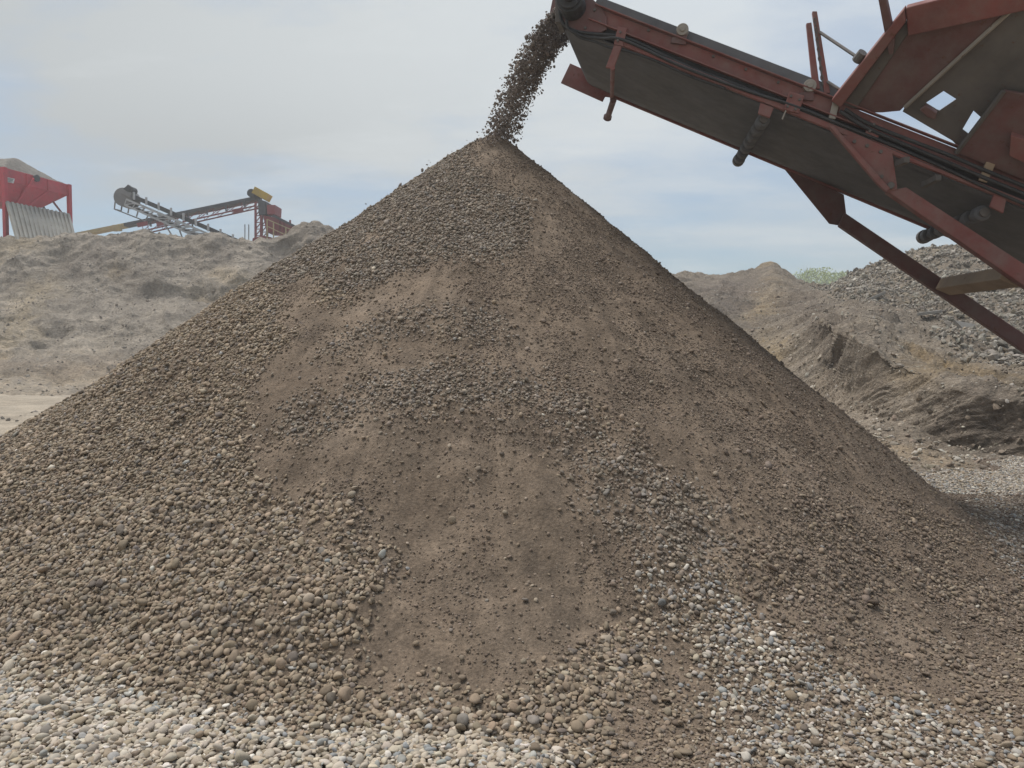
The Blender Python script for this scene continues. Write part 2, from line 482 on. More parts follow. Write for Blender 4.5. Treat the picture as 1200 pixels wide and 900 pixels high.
col[odd] = palette(odd.sum(), PALE, PALEW)
dusty = onp & (~pale) & (~cool) & (mL < .4) & (mB + mP < .3)
col[dusty] = col[dusty] * .75 + np.array((.18, .136, .098)) * .25
P = P + N * (size * RNG.uniform(-.1, .75, n))[:, None]
hi = f < 4.7
for sel, tgt in ((onp, pile_sets), (~onp, yard_sets)):
    for h_, shp in ((hi, SH_hi), (~hi, SH_lo)):
        s = sel & h_
        if s.sum(): tgt.append(scatter_mesh('', P[s], N[s], size[s], col[s], shp, M_stone, tilt=.38))
N_COB = n
# --- dirt-coated middling gravel on the right flank and in the fines
P, N, f, onp = candidates(3600)
x, y = P[:, 0], P[:, 1]
rr = np.hypot(x - AX, y - AY)
mL = soft(Z_left, x, y); mSlab = soft(Z_slab, x, y); ang = np.arctan2(y - AY, x - AX)
rightness = sstep(-1.75, -.9, ang)                       # right-hand flank carries more lumps
d = onp * (1 - mL) * (.04 + .29 * rightness) * (1 - .35 * mSlab) * np.clip(.75 + .9 * fbm(x * 1.6, y * 1.6 + 9, 4) + .9 * fbm(ang * 10, rr * .6, 4), .08, 1.25)
d = d * (.35 + .65 * sstep(.6, 3.5, rr)) * (1 - .5 * soft(Z_dry, x, y))
k = RNG.random(len(P)) < d
P, N, f = P[k], N[k], f[k]; n = len(P)
size = np.clip(np.exp(RNG.normal(math.log(.0094), .42, n)), .005, .034)
col = palette(n, DIRT, DIRTW, .13)
P = P + N * (size * RNG.uniform(-.25, .45, n))[:, None]
pile_sets.append(scatter_mesh('', P, N, size, col, SH_lo, M_crumb, tilt=.5))
# --- grit and crumbs everywhere on the fines
P, N, f, onp = candidates(9500)
x, y = P[:, 0], P[:, 1]
k = RNG.random(len(P)) < onp * (1 - .6 * np.maximum(soft(Z_band, x, y), soft(Z_patch, x, y))) * (1 - .8 * soft(Z_left, x, y)) * (1 - .62 * soft(Z_dry, x, y)) * np.clip(.5 + 1.1 * fbm(x * 2.2 + 3, y * 2.2, 4), .12, 1)
P, N, f = P[k], N[k], f[k]; n = len(P)
size = np.clip(np.exp(RNG.normal(math.log(.0062), .4, n)), .003, .015)
col = palette(n, DIRT, DIRTW, .17)
P = P + N * (size * RNG.uniform(-.3, .4, n))[:, None]
crumbs = scatter_mesh('', P, N, size, col, SH_ang, M_crumb, tilt=.6)
print('stones', N_COB, 'crumbs', n)
g = join_scatter('loose_stones', pile_sets, M_stone, pile); g['kind'] = 'stuff'
g = join_scatter('grit', [crumbs], M_crumb, pile); g['kind'] = 'stuff'
g = join_scatter('gravel', yard_sets, M_stone)
tag(g, 'pale rounded gravel strewn over the yard at the foot of the pile', 'gravel', kind='stuff')

# ------------------------------------------------------------------ yard ground: one sheet to the horizon
def spaced(n, near, far):
    t = np.linspace(-1, 1, n)
    return np.sinh(t * math.asinh(far / near)) * near
sx = spaced(260, 6, 3000); sy = spaced(260, 6, 3000) + 5
SX, SY = np.meshgrid(sx, sy)
SZ = yard_height(SX, SY) - .006
SZ = SZ - .25 * (cone_base(SX, SY)[0] > .7)               # stays under the pile
# wheel ruts in the haul road on the left
for k, off in enumerate((0, 1.9, 4.6, 6.4, 9.5)):
    line = SY - (15 + off * 1.4 + .25 * (SX + 12))
    SZ = SZ - .07 * np.exp(-(line / .28) ** 2) * (SX < -5)
idx = np.arange(260 * 260).reshape(260, 260)
ground = np_mesh('ground', np.stack([SX, SY, SZ], -1).reshape(-1, 3), np.stack([idx[:-1, :-1], idx[:-1, 1:], idx[1:, 1:], idx[1:, :-1]], -1).reshape(-1, 4), M_ground)
tag(ground, kind='structure')

# ------------------------------------------------------------------ banks
def catmull(vals, xs, q):
    """smooth interpolation of rows vals (n, ...) at positions xs"""
    vals = np.asarray(vals, float); out = np.empty((len(q),) + vals.shape[1:])
    m = np.gradient(vals, xs, axis=0)
    i = np.clip(np.searchsorted(xs, q) - 1, 0, len(xs) - 2)
    h = (np.array(xs)[i + 1] - np.array(xs)[i]); t = (q - np.array(xs)[i]) / h
    sh = (-1,) + (1,) * (vals.ndim - 1)
    t = t.reshape(sh); h = h.reshape(sh)
    return (2*t**3-3*t**2+1)*vals[i] + (t**3-2*t**2+t)*h*m[i] + (-2*t**3+3*t**2)*vals[i+1] + (t**3-t**2)*h*m[i+1]

def loft(name, cols, nu, nv, amp, mat, freq=.5, tail=None, ledge=0, tints=(), dents=(), gully=.16):
    xs = np.array([c[0] for c in cols], float)
    rows = np.array([[at(c[0], yy, dd) for yy, dd in c[1]] for c in cols])       # (cols, rows, 3)
    if tail is not None:
        ex = [rows[:, -1] + np.array(t) for t in tail]
        rows = np.concatenate([rows, np.stack(ex, 1)], 1)
    C = catmull(rows, xs, np.linspace(xs[0], xs[-1], nu))                         # (nu, rows, 3)
    nr = C.shape[1]; q = np.linspace(0, nr - 1, nv)
    i = np.clip(q.astype(int), 0, nr - 2); t = (q - i)
    t = (t * .6 + .4 * (t * t * (3 - 2 * t)))[None, :, None]
    S = C[:, i] * (1 - t) + C[:, i + 1] * t                                       # (nu, nv, 3)
    du = np.gradient(S, axis=0); dv = np.gradient(S, axis=1)
    N = np.cross(du, dv); N /= np.linalg.norm(N, axis=2)[..., None] + 1e-9
    N = np.where(N[..., 2:3] < 0, -N, N)
    a = S[..., 0] * .9 + S[..., 1] * .35; b = S[..., 2] * 1.1 + S[..., 1] * .6
    fade = np.clip(np.minimum(q, 1.5) / 1.5, 0.05, 1)[None, :]
    n1 = fbm(a * freq, b * freq, 5, .55); n2 = fbm(a * freq * 6 + 4, b * freq * 6, 4, .6)
    rid = 1 - np.abs(fbm(a * freq * 1.7 + 30, b * freq * .8, 4, .5)) * 2
    disp = amp * (n1 * .8 + .22 * n2 + .35 * rid - .2) * fade
    def strip(pts):
        """distance in metres from a line walked over the bank"""
        pxa, pya, fa = proj(S0_)
        w = []
        for p in pts:
            e = (pxa - p[0]) ** 2 + (pya - p[1]) ** 2; w.append(S0_.reshape(-1, 3)[np.argmin(e)])
        dmin = np.full(S0_.shape[:2], 1e9)
        for a_, b_ in zip(w[:-1], w[1:]):
            ab = b_ - a_; t_ = np.clip(((S0_ - a_) @ ab) / (ab @ ab + 1e-9), 0, 1)
            dmin = np.minimum(dmin, np.linalg.norm(S0_ - a_ - t_[..., None] * ab, axis=2))
        return dmin
    S0_ = S.copy()
    run = 1 - np.abs(perlin(a * 1.1 + .5 * n1, b * .22)) * 2.2                 # rain runnels down the face
    disp = disp + gully * np.clip(run, 0, 1) ** 2 * fade * np.clip(n1 + .5, 0, 1)
    S = S + N * disp[..., None]
    tint = np.ones(S.shape)
    mott = fbm(a * .5 + 11, b * .9, 4, .6)
    tint *= (1 + .18 * mott)[..., None]
    for pts, rad, c_ in tints:
        k_ = np.exp(-((strip(pts) + .5 * rad * n2 + .5 * rad * n1) / rad) ** 2)[..., None]
        tint = tint * (1 - k_) + tint * np.array(c_) * k_
    for pts, rad, dep in dents:
        k_ = np.exp(-((strip(pts) + .3 * rad * n1) / rad) ** 2)
        S = S + N * (dep * k_)[..., None]
    if ledge:
        S[..., 2] += ledge * np.sin(b * 5 + 2 * n1) * fade * .5
    idx = np.arange(nu * nv).reshape(nu, nv)
    F = np.stack([idx[:-1, :-1], idx[1:, :-1], idx[1:, 1:], idx[:-1, 1:]], -1).reshape(-1, 4)
    return np_mesh(name, S.reshape(-1, 3), F, mat, col=np.clip(tint, .2, 2).reshape(-1, 3)), S

LT = [(-500, 283), (-200, 278), (0, 276), (60, 277), (95, 272), (140, 273), (166, 268), (187, 273), (205, 278), (222, 278), (247, 274), (267, 280), (290, 284), (310, 281), (334, 272), (363, 263), (387, 270), (480, 285), (640, 300), (760, 330)]
lcols = []
for px_, ty in LT:
    lcols.append((px_, [(540, 11.2), (470, 26), (446, 33), (405, 36.2), (372, 38.2), (345, 41), (310, 43), (ty + 4, 44.6), (ty, 45.4)]))
left_bank, LS = loft('earth_bank', lcols, 560, 360, .3, M_bank, .3, [(0, 2.5, -.3), (0, 30, -.6), (0, 60, -9)], .05,
    tints=[([(25, 288), (35, 330), (45, 350), (20, 380), (10, 400)], 1.0, (1.14, 1.08, .94)), ([(75, 335), (110, 325), (135, 318)], .5, (1.14, 1.07, .94)), ([(0, 300), (15, 320)], .7, (.75, .75, .76)),
            ([(75, 310), (80, 330)], .6, (.75, .74, .73)), ([(120, 300), (200, 305), (260, 300)], 1.4, (.88, .87, .88)), ([(180, 347), (230, 345), (275, 350)], .5, (.8, .76, .68)),
            ([(225, 292), (290, 310), (330, 300)], 1.2, (.82, .82, .84)), ([(340, 275), (370, 280)], 1.2, (.85, .83, .82)), ([(-60, 430), (60, 432), (160, 430)], 1.0, (.9, .88, .88)),
            ([(255, 320), (285, 335), (290, 350)], .5, (1.12, 1.07, .96)), ([(-300, 447), (0, 446), (150, 444)], 2.2, (1.22, 1.17, 1.08)), ([(-300, 470), (0, 470), (150, 470)], 5., (1.22, 1.17, 1.08))],
    dents=[([(178, 345), (230, 342), (280, 350)], .8, -.4), ([(175, 326), (230, 322), (280, 330)], .7, .55), ([(70, 387), (110, 380)], .35, -.4), ([(72, 300), (78, 325)], .9, -.35), ([(95, 340), (150, 325), (190, 335)], 1.0, .35),
           ([(330, 290), (352, 300)], .9, -.6), ([(50, 405), (62, 400)], .4, -.3), ([(360, 268), (385, 272)], .9, .25)])
tag(left_bank, 'long grey tan bank of dug earth behind the yard on the left', 'earth bank', kind='structure')

rc = [(740, [(500, 17), (450, 23), (430, 25), (400, 29), (370, 33), (345, 38), (326, 43)]),
      (800, [(500, 16.5), (450, 22), (425, 24), (398, 28), (368, 32), (344, 37), (323, 42)]),
      (860, [(512, 14.5), (455, 21), (425, 24), (395, 28), (365, 32), (342, 37), (321, 42)]),
      (905, [(525, 13), (462, 19), (430, 22), (398, 26), (362, 31), (338, 36), (315, 42)]),
      (932, [(532, 12.2), (466, 18), (430, 20.5), (392, 23.5), (365, 29), (345, 34), (326, 40)]),
      (962, [(542, 11.4), (470, 16.5), (425, 18.6), (378, 20.3), (365, 25), (349, 30), (336, 36)]),
      (1000, [(556, 10.3), (482, 14.6), (440, 15.1), (396, 15.7), (378, 20), (352, 26), (323, 34)]),
      (1060, [(575, 9.2), (500, 13.2), (470, 13.4), (430, 13.8), (405, 18), (362, 25), (302, 33)]),
      (1120, [(590, 8.6), (524, 12.2), (492, 12.35), (458, 12.6), (425, 16.5), (376, 22), (288, 32)]),
      (1200, [(600, 8.3), (535, 11.4), (510, 11.5), (480, 11.75), (440, 15), (396, 20), (282, 31)]),
      (1300, [(612, 7.9), (540, 11), (518, 11.2), (494, 11.7), (448, 14.7), (400, 19.5), (286, 30)]),
      (1500, [(630, 7.4), (550, 10.6), (530, 10.8), (505, 11.3), (455, 14.3), (405, 19), (292, 29.5)])]
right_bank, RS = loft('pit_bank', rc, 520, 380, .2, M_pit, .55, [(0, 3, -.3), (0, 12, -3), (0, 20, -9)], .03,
    tints=[([(905, 318), (915, 345), (890, 370), (895, 400), (910, 425)], .75, (1.35, 1.25, 1.02)), ([(985, 420), (1060, 458), (1130, 492), (1210, 512), (1400, 530)], .55, (.68, .66, .66)),  # dark grey strip along the cut face: shade painted into the colour
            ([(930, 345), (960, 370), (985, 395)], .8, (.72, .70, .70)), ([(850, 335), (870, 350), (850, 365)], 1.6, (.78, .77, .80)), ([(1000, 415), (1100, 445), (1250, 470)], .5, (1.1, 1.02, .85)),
            ([(1090, 420), (1200, 450), (1300, 455)], .9, (1.15, 1.05, .86)), ([(960, 460), (1010, 500), (1100, 545)], .7, (1.12, 1.1, 1.08)), ([(925, 410), (940, 440)], .8, (.85, .84, .86)), ([(1030, 520), (1200, 560)], .6, (1.1, 1.03, .92))],
    dents=[([(995, 432), (1060, 472), (1130, 505), (1240, 520)], .4, -.08), ([(945, 375), (985, 400)], .6, -.12), ([(985, 385), (1060, 425), (1130, 460), (1230, 485)], .3, .16), ([(880, 352), (860, 362)], .7, -.5), ([(1165, 505), (1172, 470)], .2, -.1), ([(1045, 450), (1050, 430)], .25, -.25), ([(905, 318), (907, 330)], .8, .3)])
tag(right_bank, 'dug brown bank with a steep cut face to the right of the pile', 'earth bank', kind='structure')

# stones on the pit bank and the rubble heap on top of it
nu, nv = RS.shape[:2]
dS_u = np.gradient(RS, axis=0); dS_v = np.gradient(RS, axis=1)
RN = np.cross(dS_u, dS_v); RN /= np.linalg.norm(RN, axis=2)[..., None] + 1e-9
RN = np.where(RN[..., 2:3] < 0, -RN, RN)
AREA = np.linalg.norm(np.cross(dS_u, dS_v), axis=2)

def on_bank(n, wfun):
    px, py, f = proj(RS)
    q = np.linspace(0, 9, nv)[None, :] * np.ones((nu, 1))
    w = AREA * wfun(px, py, q)
    w = np.clip(w, 0, None).ravel(); w /= w.sum()
    i = RNG.choice(nu * nv, n, p=w)
    P = RS.reshape(-1, 3)[i] + dS_u.reshape(-1, 3)[i] * RNG.uniform(-.5, .5, (n, 1)) + dS_v.reshape(-1, 3)[i] * RNG.uniform(-.5, .5, (n, 1))
    return P, RN.reshape(-1, 3)[i]

CONC = [(0.284, 0.256, 0.216), (0.343, 0.31, 0.261), (0.216, 0.193, 0.161), (0.265, 0.218, 0.161), (0.167, 0.146, 0.122), (0.441, 0.404, 0.348)]
CONW = [4, 3, 3, 2.5, 1.5, .7]
def heap_w(px, py, q):
    edge = 975 - 40 * (q - 5) + 90 * (q < 4.9)
    return (q > 4.15) * (q < 6.6) * sstep(0, 35, px - edge + 20 * np.sin(q * 9)) * (px < 1480)
P, N = on_bank(36000, heap_w)
s = np.clip(np.exp(RNG.normal(math.log(.042), .48, len(P))), .018, .17)
sets = [scatter_mesh('', P + N * (s * RNG.uniform(-.1, .6, len(P)))[:, None], N, s, palette(len(P), CONC, CONW), SH_ang, M_rubble, tilt=.6)]
rub = join_scatter('rubble', sets, M_rubble, None, False)
tag(rub, 'grey heap of broken stone and concrete rubble behind the conveyor legs', 'rubble', kind='stuff')
P, N = on_bank(16000, lambda px, py, q: (q < 5.2) * (.25 + 1.0 * sstep(2.2, .2, q)) * (px > 780))
s = np.clip(np.exp(RNG.normal(math.log(.026), .5, len(P))), .01, .13)
sets = [scatter_mesh('', P + N * (s * RNG.uniform(-.3, .4, len(P)))[:, None], N, s, palette(len(P), [(.33, .285, .225), (.26, .21, .16), (.42, .38, .32), (.20, .165, .13)], [3, 3, 1.5, 2]), SH_ang, M_rubble, tilt=.6)]
stones = join_scatter('bank_gravel', sets, M_rubble, None, False)
tag(stones, 'scattered stones lying over the pit bank right of the pile', 'gravel', kind='stuff')

nu, nv = LS.shape[:2]; RS_keep = (RS, RN)
dS_u = np.gradient(LS, axis=0); dS_v = np.gradient(LS, axis=1)
LN = np.cross(dS_u, dS_v); LN /= np.linalg.norm(LN, axis=2)[..., None] + 1e-9
LN = np.where(LN[..., 2:3] < 0, -LN, LN); AREA = np.linalg.norm(np.cross(dS_u, dS_v), axis=2)
RS, RN = LS, LN
P, N = on_bank(8000, lambda px, py, q: (q < 7.6) * (q > .3) * (px > -120) * (px < 470) * np.clip(.5 + 1.3 * fbm(px / 60, py / 30, 3), .05, 1.5))
s = np.clip(np.exp(RNG.normal(math.log(.04), .45, len(P))), .02, .16)
sets = [scatter_mesh('', P + N * (s * RNG.uniform(-.3, .4, len(P)))[:, None], N, s, palette(len(P), [(.31, .275, .23), (.25, .215, .175), (.40, .365, .32), (.19, .165, .14)], [3, 3, 1.3, 2]), SH_ang, M_rubble, tilt=.6)]
stones = join_scatter('bank_gravel', sets, M_rubble, None, False)
tag(stones, 'scattered stones lying over the grey tan bank on the left', 'gravel', kind='stuff')
RS, RN = RS_keep

# larger broken slabs lying on the heap, each its own thing
SLABS = [(1092, 372, 23.5, .42), (1118, 362, 24.0, .5), (1143, 372, 22.6, .46), (1128, 384, 21.5, .4), (1155, 352, 24.5, .44), (1052, 338, 27.5, .4), (1030, 352, 26, .34), (1150, 388, 20.8, .52)]
for i, (px_, py_, D_, s_) in enumerate(SLABS):
    tgt = RS.reshape(-1, 3); pxa, pya, fa = proj(tgt)
    j = np.argmin((pxa - px_) ** 2 + (pya - py_) ** 2); p = tgt[j]
    rg = np.random.default_rng(60 + i); k = 6
    aa = np.sort(rg.uniform(0, 2 * math.pi, k)); rad = s_ * rg.uniform(.75, 1.1, k)
    n_ = RN.reshape(-1, 3)[j] + rg.normal(size=3) * .35; n_ /= np.linalg.norm(n_)
    t_ = np.cross(n_, (0, 1, .2)); t_ /= np.linalg.norm(t_); b_ = np.cross(n_, t_)
    o = MB().prism([p + n_ * .1 + t_ * r * math.cos(a) + b_ * r * .6 * math.sin(a) for a, r in zip(aa, rad)], n_ * .09).build('concrete_slab', M_slab, None, .012)
    tag(o, 'broken grey concrete slab lying on the rubble heap behind the conveyor legs', 'concrete slab', 'broken slabs on the rubble heap')

# ------------------------------------------------------------------ the screening machine: conveyor, legs, hopper
YAW, INC = R(14), R(26)
D = np.array([math.cos(INC) * math.cos(YAW), -math.cos(INC) * math.sin(YAW), -math.sin(INC)])   # down the belt
T = np.array([math.sin(YAW), math.cos(YAW), 0])                                                # across, away from us
NRM = np.cross(D, T)
O = at(725, 54, 7.4)
W = 1.87
def L(s, t, n): return O + s * D + t * T + n * NRM
near = Plane(L(0, 0, 0), T); far_ = Plane(L(0, W, 0), T)
base = L(4.6, W / 2, 0).copy(); base[2] = 0
mach = empty('screening_machine', tuple(base))
tag(mach, 'dusty dark red conveyor and hopper on legs dropping gravel onto the pile', 'conveyor machine')

S0, S1 = -.62, 4.75
# side channels, thin lower rails
for t0, sgn in ((0, -1), (W, 1)):
    m = MB()
    m.prism([L(S0 + .25, t0, .125), L(S1, t0, .125), L(S1, t0, .25), L(S0 + .25, t0, .25)], T * sgn * -.012)
    m.prism([L(S0 + .25, t0 - .001 * sgn, .252), L(S1, t0, .252), L(S1, t0, .264), L(S0 + .25, t0, .264)], T * sgn * .055)
    m.prism([L(S0 + .25, t0, .111), L(S1, t0, .111), L(S1, t0, .123), L(S0 + .25, t0, .123)], T * sgn * .055)
    m.build('side_channel', M_red, mach, .004)
    m = MB()
    s_ = -.02 if t0 == 0 else -.45
    m.prism([L(s_, t0, 0), L(S1, t0, 0), L(S1, t0, .05), L(s_, t0, .05)], T * sgn * .05)
    m.build('lower_rail', M_red, mach, .006)
# inner dark web between channel and rail
MB().prism([L(S0 + .3, .03, .03), L(S1, .03, .03), L(S1, .03, .13), L(S0 + .3, .03, .13)], T * .01).build('inner_web', M_black, mach)
MB().prism([L(S0 + .3, W - .03, .03), L(S1, W - .03, .03), L(S1, W - .03, .13), L(S0 + .3, W - .03, .13)], T * -.01).build('inner_web', M_black, mach)
# belt: flat return run, wrap round the drum, troughed carrying run
th = .014
ts = np.linspace(.07, W - .07, 13)
def trough(t, k): return .25 + .09 * (abs(t - W / 2) / (W / 2 - .07)) ** 1.6 * k
prof = [(S1, lambda t: .02)] + [(s, lambda t: .02 - .006) for s in (4, 3, 2, 1, 0)] + [(S0 + .05, lambda t: .02)]
rows = [[L(s, t, f(t)) for t in ts] for s, f in prof]
cx, cr = S0 + .05, .145
for a in np.linspace(-90, -250, 12)[1:]:
    rows.append([L(cx + cr * math.cos(R(a)), t, .165 + cr * math.sin(R(a))) for t in ts])
for s in np.linspace(S0 + .25, S1, 28):
    k = sstep(S0 + .25, .4, s); low_ = .12 * sstep(1.9, 2.5, s)
    rows.append([L(s, t, .30 + (trough(t, 1) - .30) * k - low_) for t in ts])
m = MB(); nt_ = len(ts)
m.add([p for r in rows for p in r], [(i * nt_ + j, i * nt_ + j + 1, (i + 1) * nt_ + j + 1, (i + 1) * nt_ + j) for i in range(len(rows) - 1) for j in range(nt_ - 1)])
belt = m.build('belt', M_belt, mach, smooth=True)
sm = belt.modifiers.new('thickness', 'SOLIDIFY'); sm.thickness = th; sm.offset = 0
# rubber skirts along both edges of the carrying run
for t0, sg in ((.035, 1), (W - .035, -1)):
    MB().prism([L(S0 + .22, t0, .268), L(2.12, t0, .268), L(2.12, t0, .375), L(S0 + .22, t0, .36)], T * .016 * sg).build('rubber_skirt', M_belt, mach, .003)
# head drum, end plates, motor
MB().tube([L(cx, .09, .165), L(cx, W - .09, .165)], .125, 24).build('head_drum', M_plate, mach, smooth=False)
def plate(pl, pix, th_, name, mat, dirv=None, bevel=.006, parent=None):
    v = (T if dirv is None else dirv) * th_
    return MB().prism([pl.px(x, y) for x, y in pix], v).build(name, mat, parent or mach, bevel)
nearo = Plane(L(0, -.03, 0), T)
plate(nearo, [(655, -8), (690, -6), (704, 8), (711, 20), (711, 34), (704, 38), (672, 37), (657, 26)], .03, 'end_plate', M_dkred)
plate(far_, [(650, -14), (659, -14), (659, 34), (641, 30)], .03, 'end_plate', M_dkred)
plate(nearo, [(650, -12), (659, -12), (657, 26), (651, 26)], .25, 'end_plate', M_plate)
plate(Plane(L(0, W + .03, 0), T), [(668, 74), (657, 97), (706, 119), (709, 113), (716, 114), (718, 96)], .025, 'far_guard_plate', M_red)
c0 = nearo.px(672, 10)
MB().tube([c0 - T * .02, c0 - T * .22], .125, 20).tube([c0 - T * .22, c0 - T * .25], .10, 20).tube([c0 - T * .25, c0 - T * .34], .05, 14).build('drive_motor', M_black, mach, .006)
MB().bar(nearo.px(684, -6) - T * .10, nearo.px(680, 18) - T * .10, .07, .05).build('motor_bracket', M_plate, mach, .006)
MB().prism([nearo.px(654, -3) - T * .03, nearo.px(663, -3) - T * .03, nearo.px(662, 6) - T * .03, nearo.px(654, 6) - T * .03], -T * .02).build('nameplate', M_steel, mach)
# hydraulic hoses sagging along the near side
def hose(pix, r, off):
    pl = Plane(L(0, off, 0), T)
    P = np.array([pl.px(*p) for p in pix]); q = np.linspace(0, len(P) - 1, len(P) * 6)
    P = catmull(P, np.arange(len(P), dtype=float), q)
    MB().tube(list(P), r, 8).build('hydraulic_hose', M_black, mach, smooth=True)
hose([(659, -4), (656, 14), (661, 29), (676, 37), (700, 40), (722, 42), (745, 49), (780, 66), (815, 82), (860, 98), (905, 117), (960, 139), (1010, 160), (1060, 182), (1120, 206), (1180, 232), (1240, 258)], .016, -.035)
hose([(664, 20), (666, 33), (682, 42), (706, 45), (724, 45), (750, 55), (790, 74), (830, 90), (880, 108), (930, 124), (985, 146), (1040, 168), (1100, 194), (1160, 222), (1240, 256)], .014, -.06)
hose([(668, 34), (680, 44), (700, 50), (715, 56), (735, 60), (770, 72), (810, 90), (850, 104)], .012, -.04)
for pix in ([(990, 128), (1016, 144), (1060, 162), (1110, 181), (1160, 202), (1240, 234)], [(984, 130), (1012, 148), (1050, 165), (1100, 186), (1160, 211), (1240, 244)]):
    hose(pix, .017, -.075)
# hanging bracket with rod and pipe below the head
m = MB(); pl = Plane(L(0, -.06, 0), T)
m.prism([pl.px(724, 31), pl.px(735, 33), pl.px(730, 54), pl.px(719, 52)], T * .03)
m.prism([pl.px(719.5, 52.5), pl.px(729, 54), pl.px(719, 80), pl.px(709.5, 79)], T * .03)
hb = m.build('hanger_bracket', M_red, mach, .005)
MB().tube([pl.px(718, 79), Plane(L(0, W * .8, 0), T).px(717, 117)], .022, 10).build('rod', M_red, hb, smooth=False)
MB().tube([Plane(L(0, W * .7, -.05), T).px(719, 117), Plane(L(0, W + .12, 0), T).px(712, 138)], .035, 14).tube([Plane(L(0, W + .10, 0), T).px(712.4, 136), Plane(L(0, W + .13, 0), T).px(711.6, 139)], .05, 14).build('pipe', M_dkred, hb)
# carrying idler ends above the skirt
for x, y in ((800, 36.5), (948.5, 102)):
    c = near.px(x, y)
    r_ = MB().tube([c - T * .05, c + T * .07], .055, 18).tube([c - T * .065, c - T * .05], .025, 12).build('idler_roller', M_steel, mach, .004)
    MB().prism([near.px(x - 12, y + 8), near.px(x + 5, y + 5), near.px(x + 4, y + 17), near.px(x - 14, y + 15)], -T * .03).build('idler_bracket', M_dkred, r_, .004)
# clamp plates tying channel to rail
for q in ([(925, 107), (943, 112), (936, 133), (918, 128)], [(1020, 140), (1035, 146), (1029, 162), (1014, 156)], ):
    plate(Plane(L(0, -.07, 0), T), q, .03, 'clamp_plate', M_red)
plate(Plane(L(0, -.07, 0), T), [(1156, 189), (1167, 192), (1157, 214), (1147, 211)], .03, 'clamp_plate', M_wood)
MB().tube([near.px(920, 132) - T * .06, near.px(916, 142) - T * .06], .008, 6).build('clamp_bolt', M_steel, mach)
# return rollers slung below the belt: near bracket, rubber discs, far knob
def return_roller(bk, a, b, rad):
    pb = Plane(L(0, -.045, 0), T)
    br = plate(pb, bk, .035, 'roller_bracket', M_red)
    p0 = near.px(*a) + T * .06; p1 = Plane(L(0, W + .02, 0), T).px(*b)
    p1 = p0 + (p1 - p0)
    d = (p1 - p0)
    m = MB().tube([p0, p1], rad * .55, 12)
    rl = m.build('return_roller', M_plate, mach, smooth=False)
    k = 7
    for i in range(k):
        q = p0 + d * (.06 + .88 * i / (k - 1)); u = d / np.linalg.norm(d) * .07
        MB().tube([q - u, q - u * .8, q + u * .8, q + u], [rad * .8, rad, rad, rad * .8], 16).build('rubber_disc', M_belt, rl, smooth=False)
    MB().tube([p1 - d / np.linalg.norm(d) * .02, p1 + d / np.linalg.norm(d) * .08], rad * 1.1, 16).build('end_bearing', M_plate, rl, .006)
return_roller([(891, 120), (907, 126), (902, 138), (888, 133)], (896, 137), (866, 187), .062)
return_roller([(1167, 222), (1181, 227), (1176, 250), (1160, 242)], (1157, 247), (1084, 277), .068)
# support frame: gusset plates, legs, cross beam
gus = Plane(L(0, -.055, 0), T)
g1 = plate(gus, [(971, 150), (985, 158), (1008, 160), (1046, 178), (1052, 222), (1040, 226), (1026, 214)], .025, 'gusset_plate', M_red)
plate(Plane(L(0, -.058, 0), T), [(971, 150), (977, 150), (1042, 222), (1037, 226), (1026, 216)], -.05, 'stiffener', M_red, parent=g1)
MB().tube([gus.px(1043, 218) - T * .04, gus.px(1043, 218) + T * .06], .03, 14).build('pin', M_plate, g1, .004)
MB().bar(near.px(980, 118) - T * .03, near.px(974, 141) - T * .03, .04, .06).build('lug', M_steel, g1, .006)
g2 = plate(Plane(L(0, W + .02, 0), T), [(918, 196), (989, 228), (992, 252), (984, 264), (972, 262)], .03, 'gusset_plate', M_dkred)
def leg(pl, p0, p1, t0, t1, nm, mat, ext=1.5):
    """box leg between a lower and an upper edge line seen in the photo, carried on to the ground"""
    a = pl.px(*p0); b = pl.px(*p1); c = pl.px(*t0); d = pl.px(*t1)
    def on(q, r):
        k = (q[2] + .02) / (q[2] - r[2]) if q[2] - r[2] else 1
        return q + (r - q) * k
    e = on(a, b); f_ = on(c, d)
    return MB().prism([a, e, f_, c], T * .11).build(nm, mat, mach, .01)
leg(Plane(L(0, -.05, 0), T), (1039, 224), (1200, 335), (1062, 219), (1200, 309), 'leg', M_red)
leg(Plane(L(0, W - .08, 0), T), (983, 264), (1200, 412), (990, 249), (1200, 391), 'leg', M_dkred)
pa = Plane(L(0, W - .10, 0), T).px(1108, 336); pb = Plane(L(0, .06, 0), T).px(1187, 324)
MB().bar(pa, pb, .17, .13, up=NRM).build('cross_beam', M_wood, mach, .01)
def bolts(pl, pix, r=.014, par=None):
    for x, y in pix:
        c = pl.px(x, y); MB().tube([c, c - T * .018], r, 6).build('bolt', M_plate, par or mach)
bolts(gus, [(986, 164), (1001, 166), (1016, 171), (1032, 178), (1033, 207)], .016, g1)
bolts(Plane(L(0, -.078, 0), T), [(927, 113), (937, 117), (923, 125), (932, 128), (1024, 146), (1019, 154)], .012)
bolts(nearo, [(697, 12), (703, 26), (686, 33)], .014)
bolts(Plane(L(0, -.068, 0), T), [(727, 38), (724, 48)], .012)
bolts(near, [(760 + 38 * k, 36 + 15.2 * k) for k in range(5)], .013)
# braces under the belt
for (x0, y0), (x1, y1) in (((1052, 192), (1063, 187)), ((1082, 217), (1100, 208))):
    MB().bar(Plane(L(0, .5, -.06), NRM).px(x0, y0), Plane(L(0, .1, -.04), NRM).px(x1, y1), .05, .05).build('belt_brace', M_plate, mach, .004)
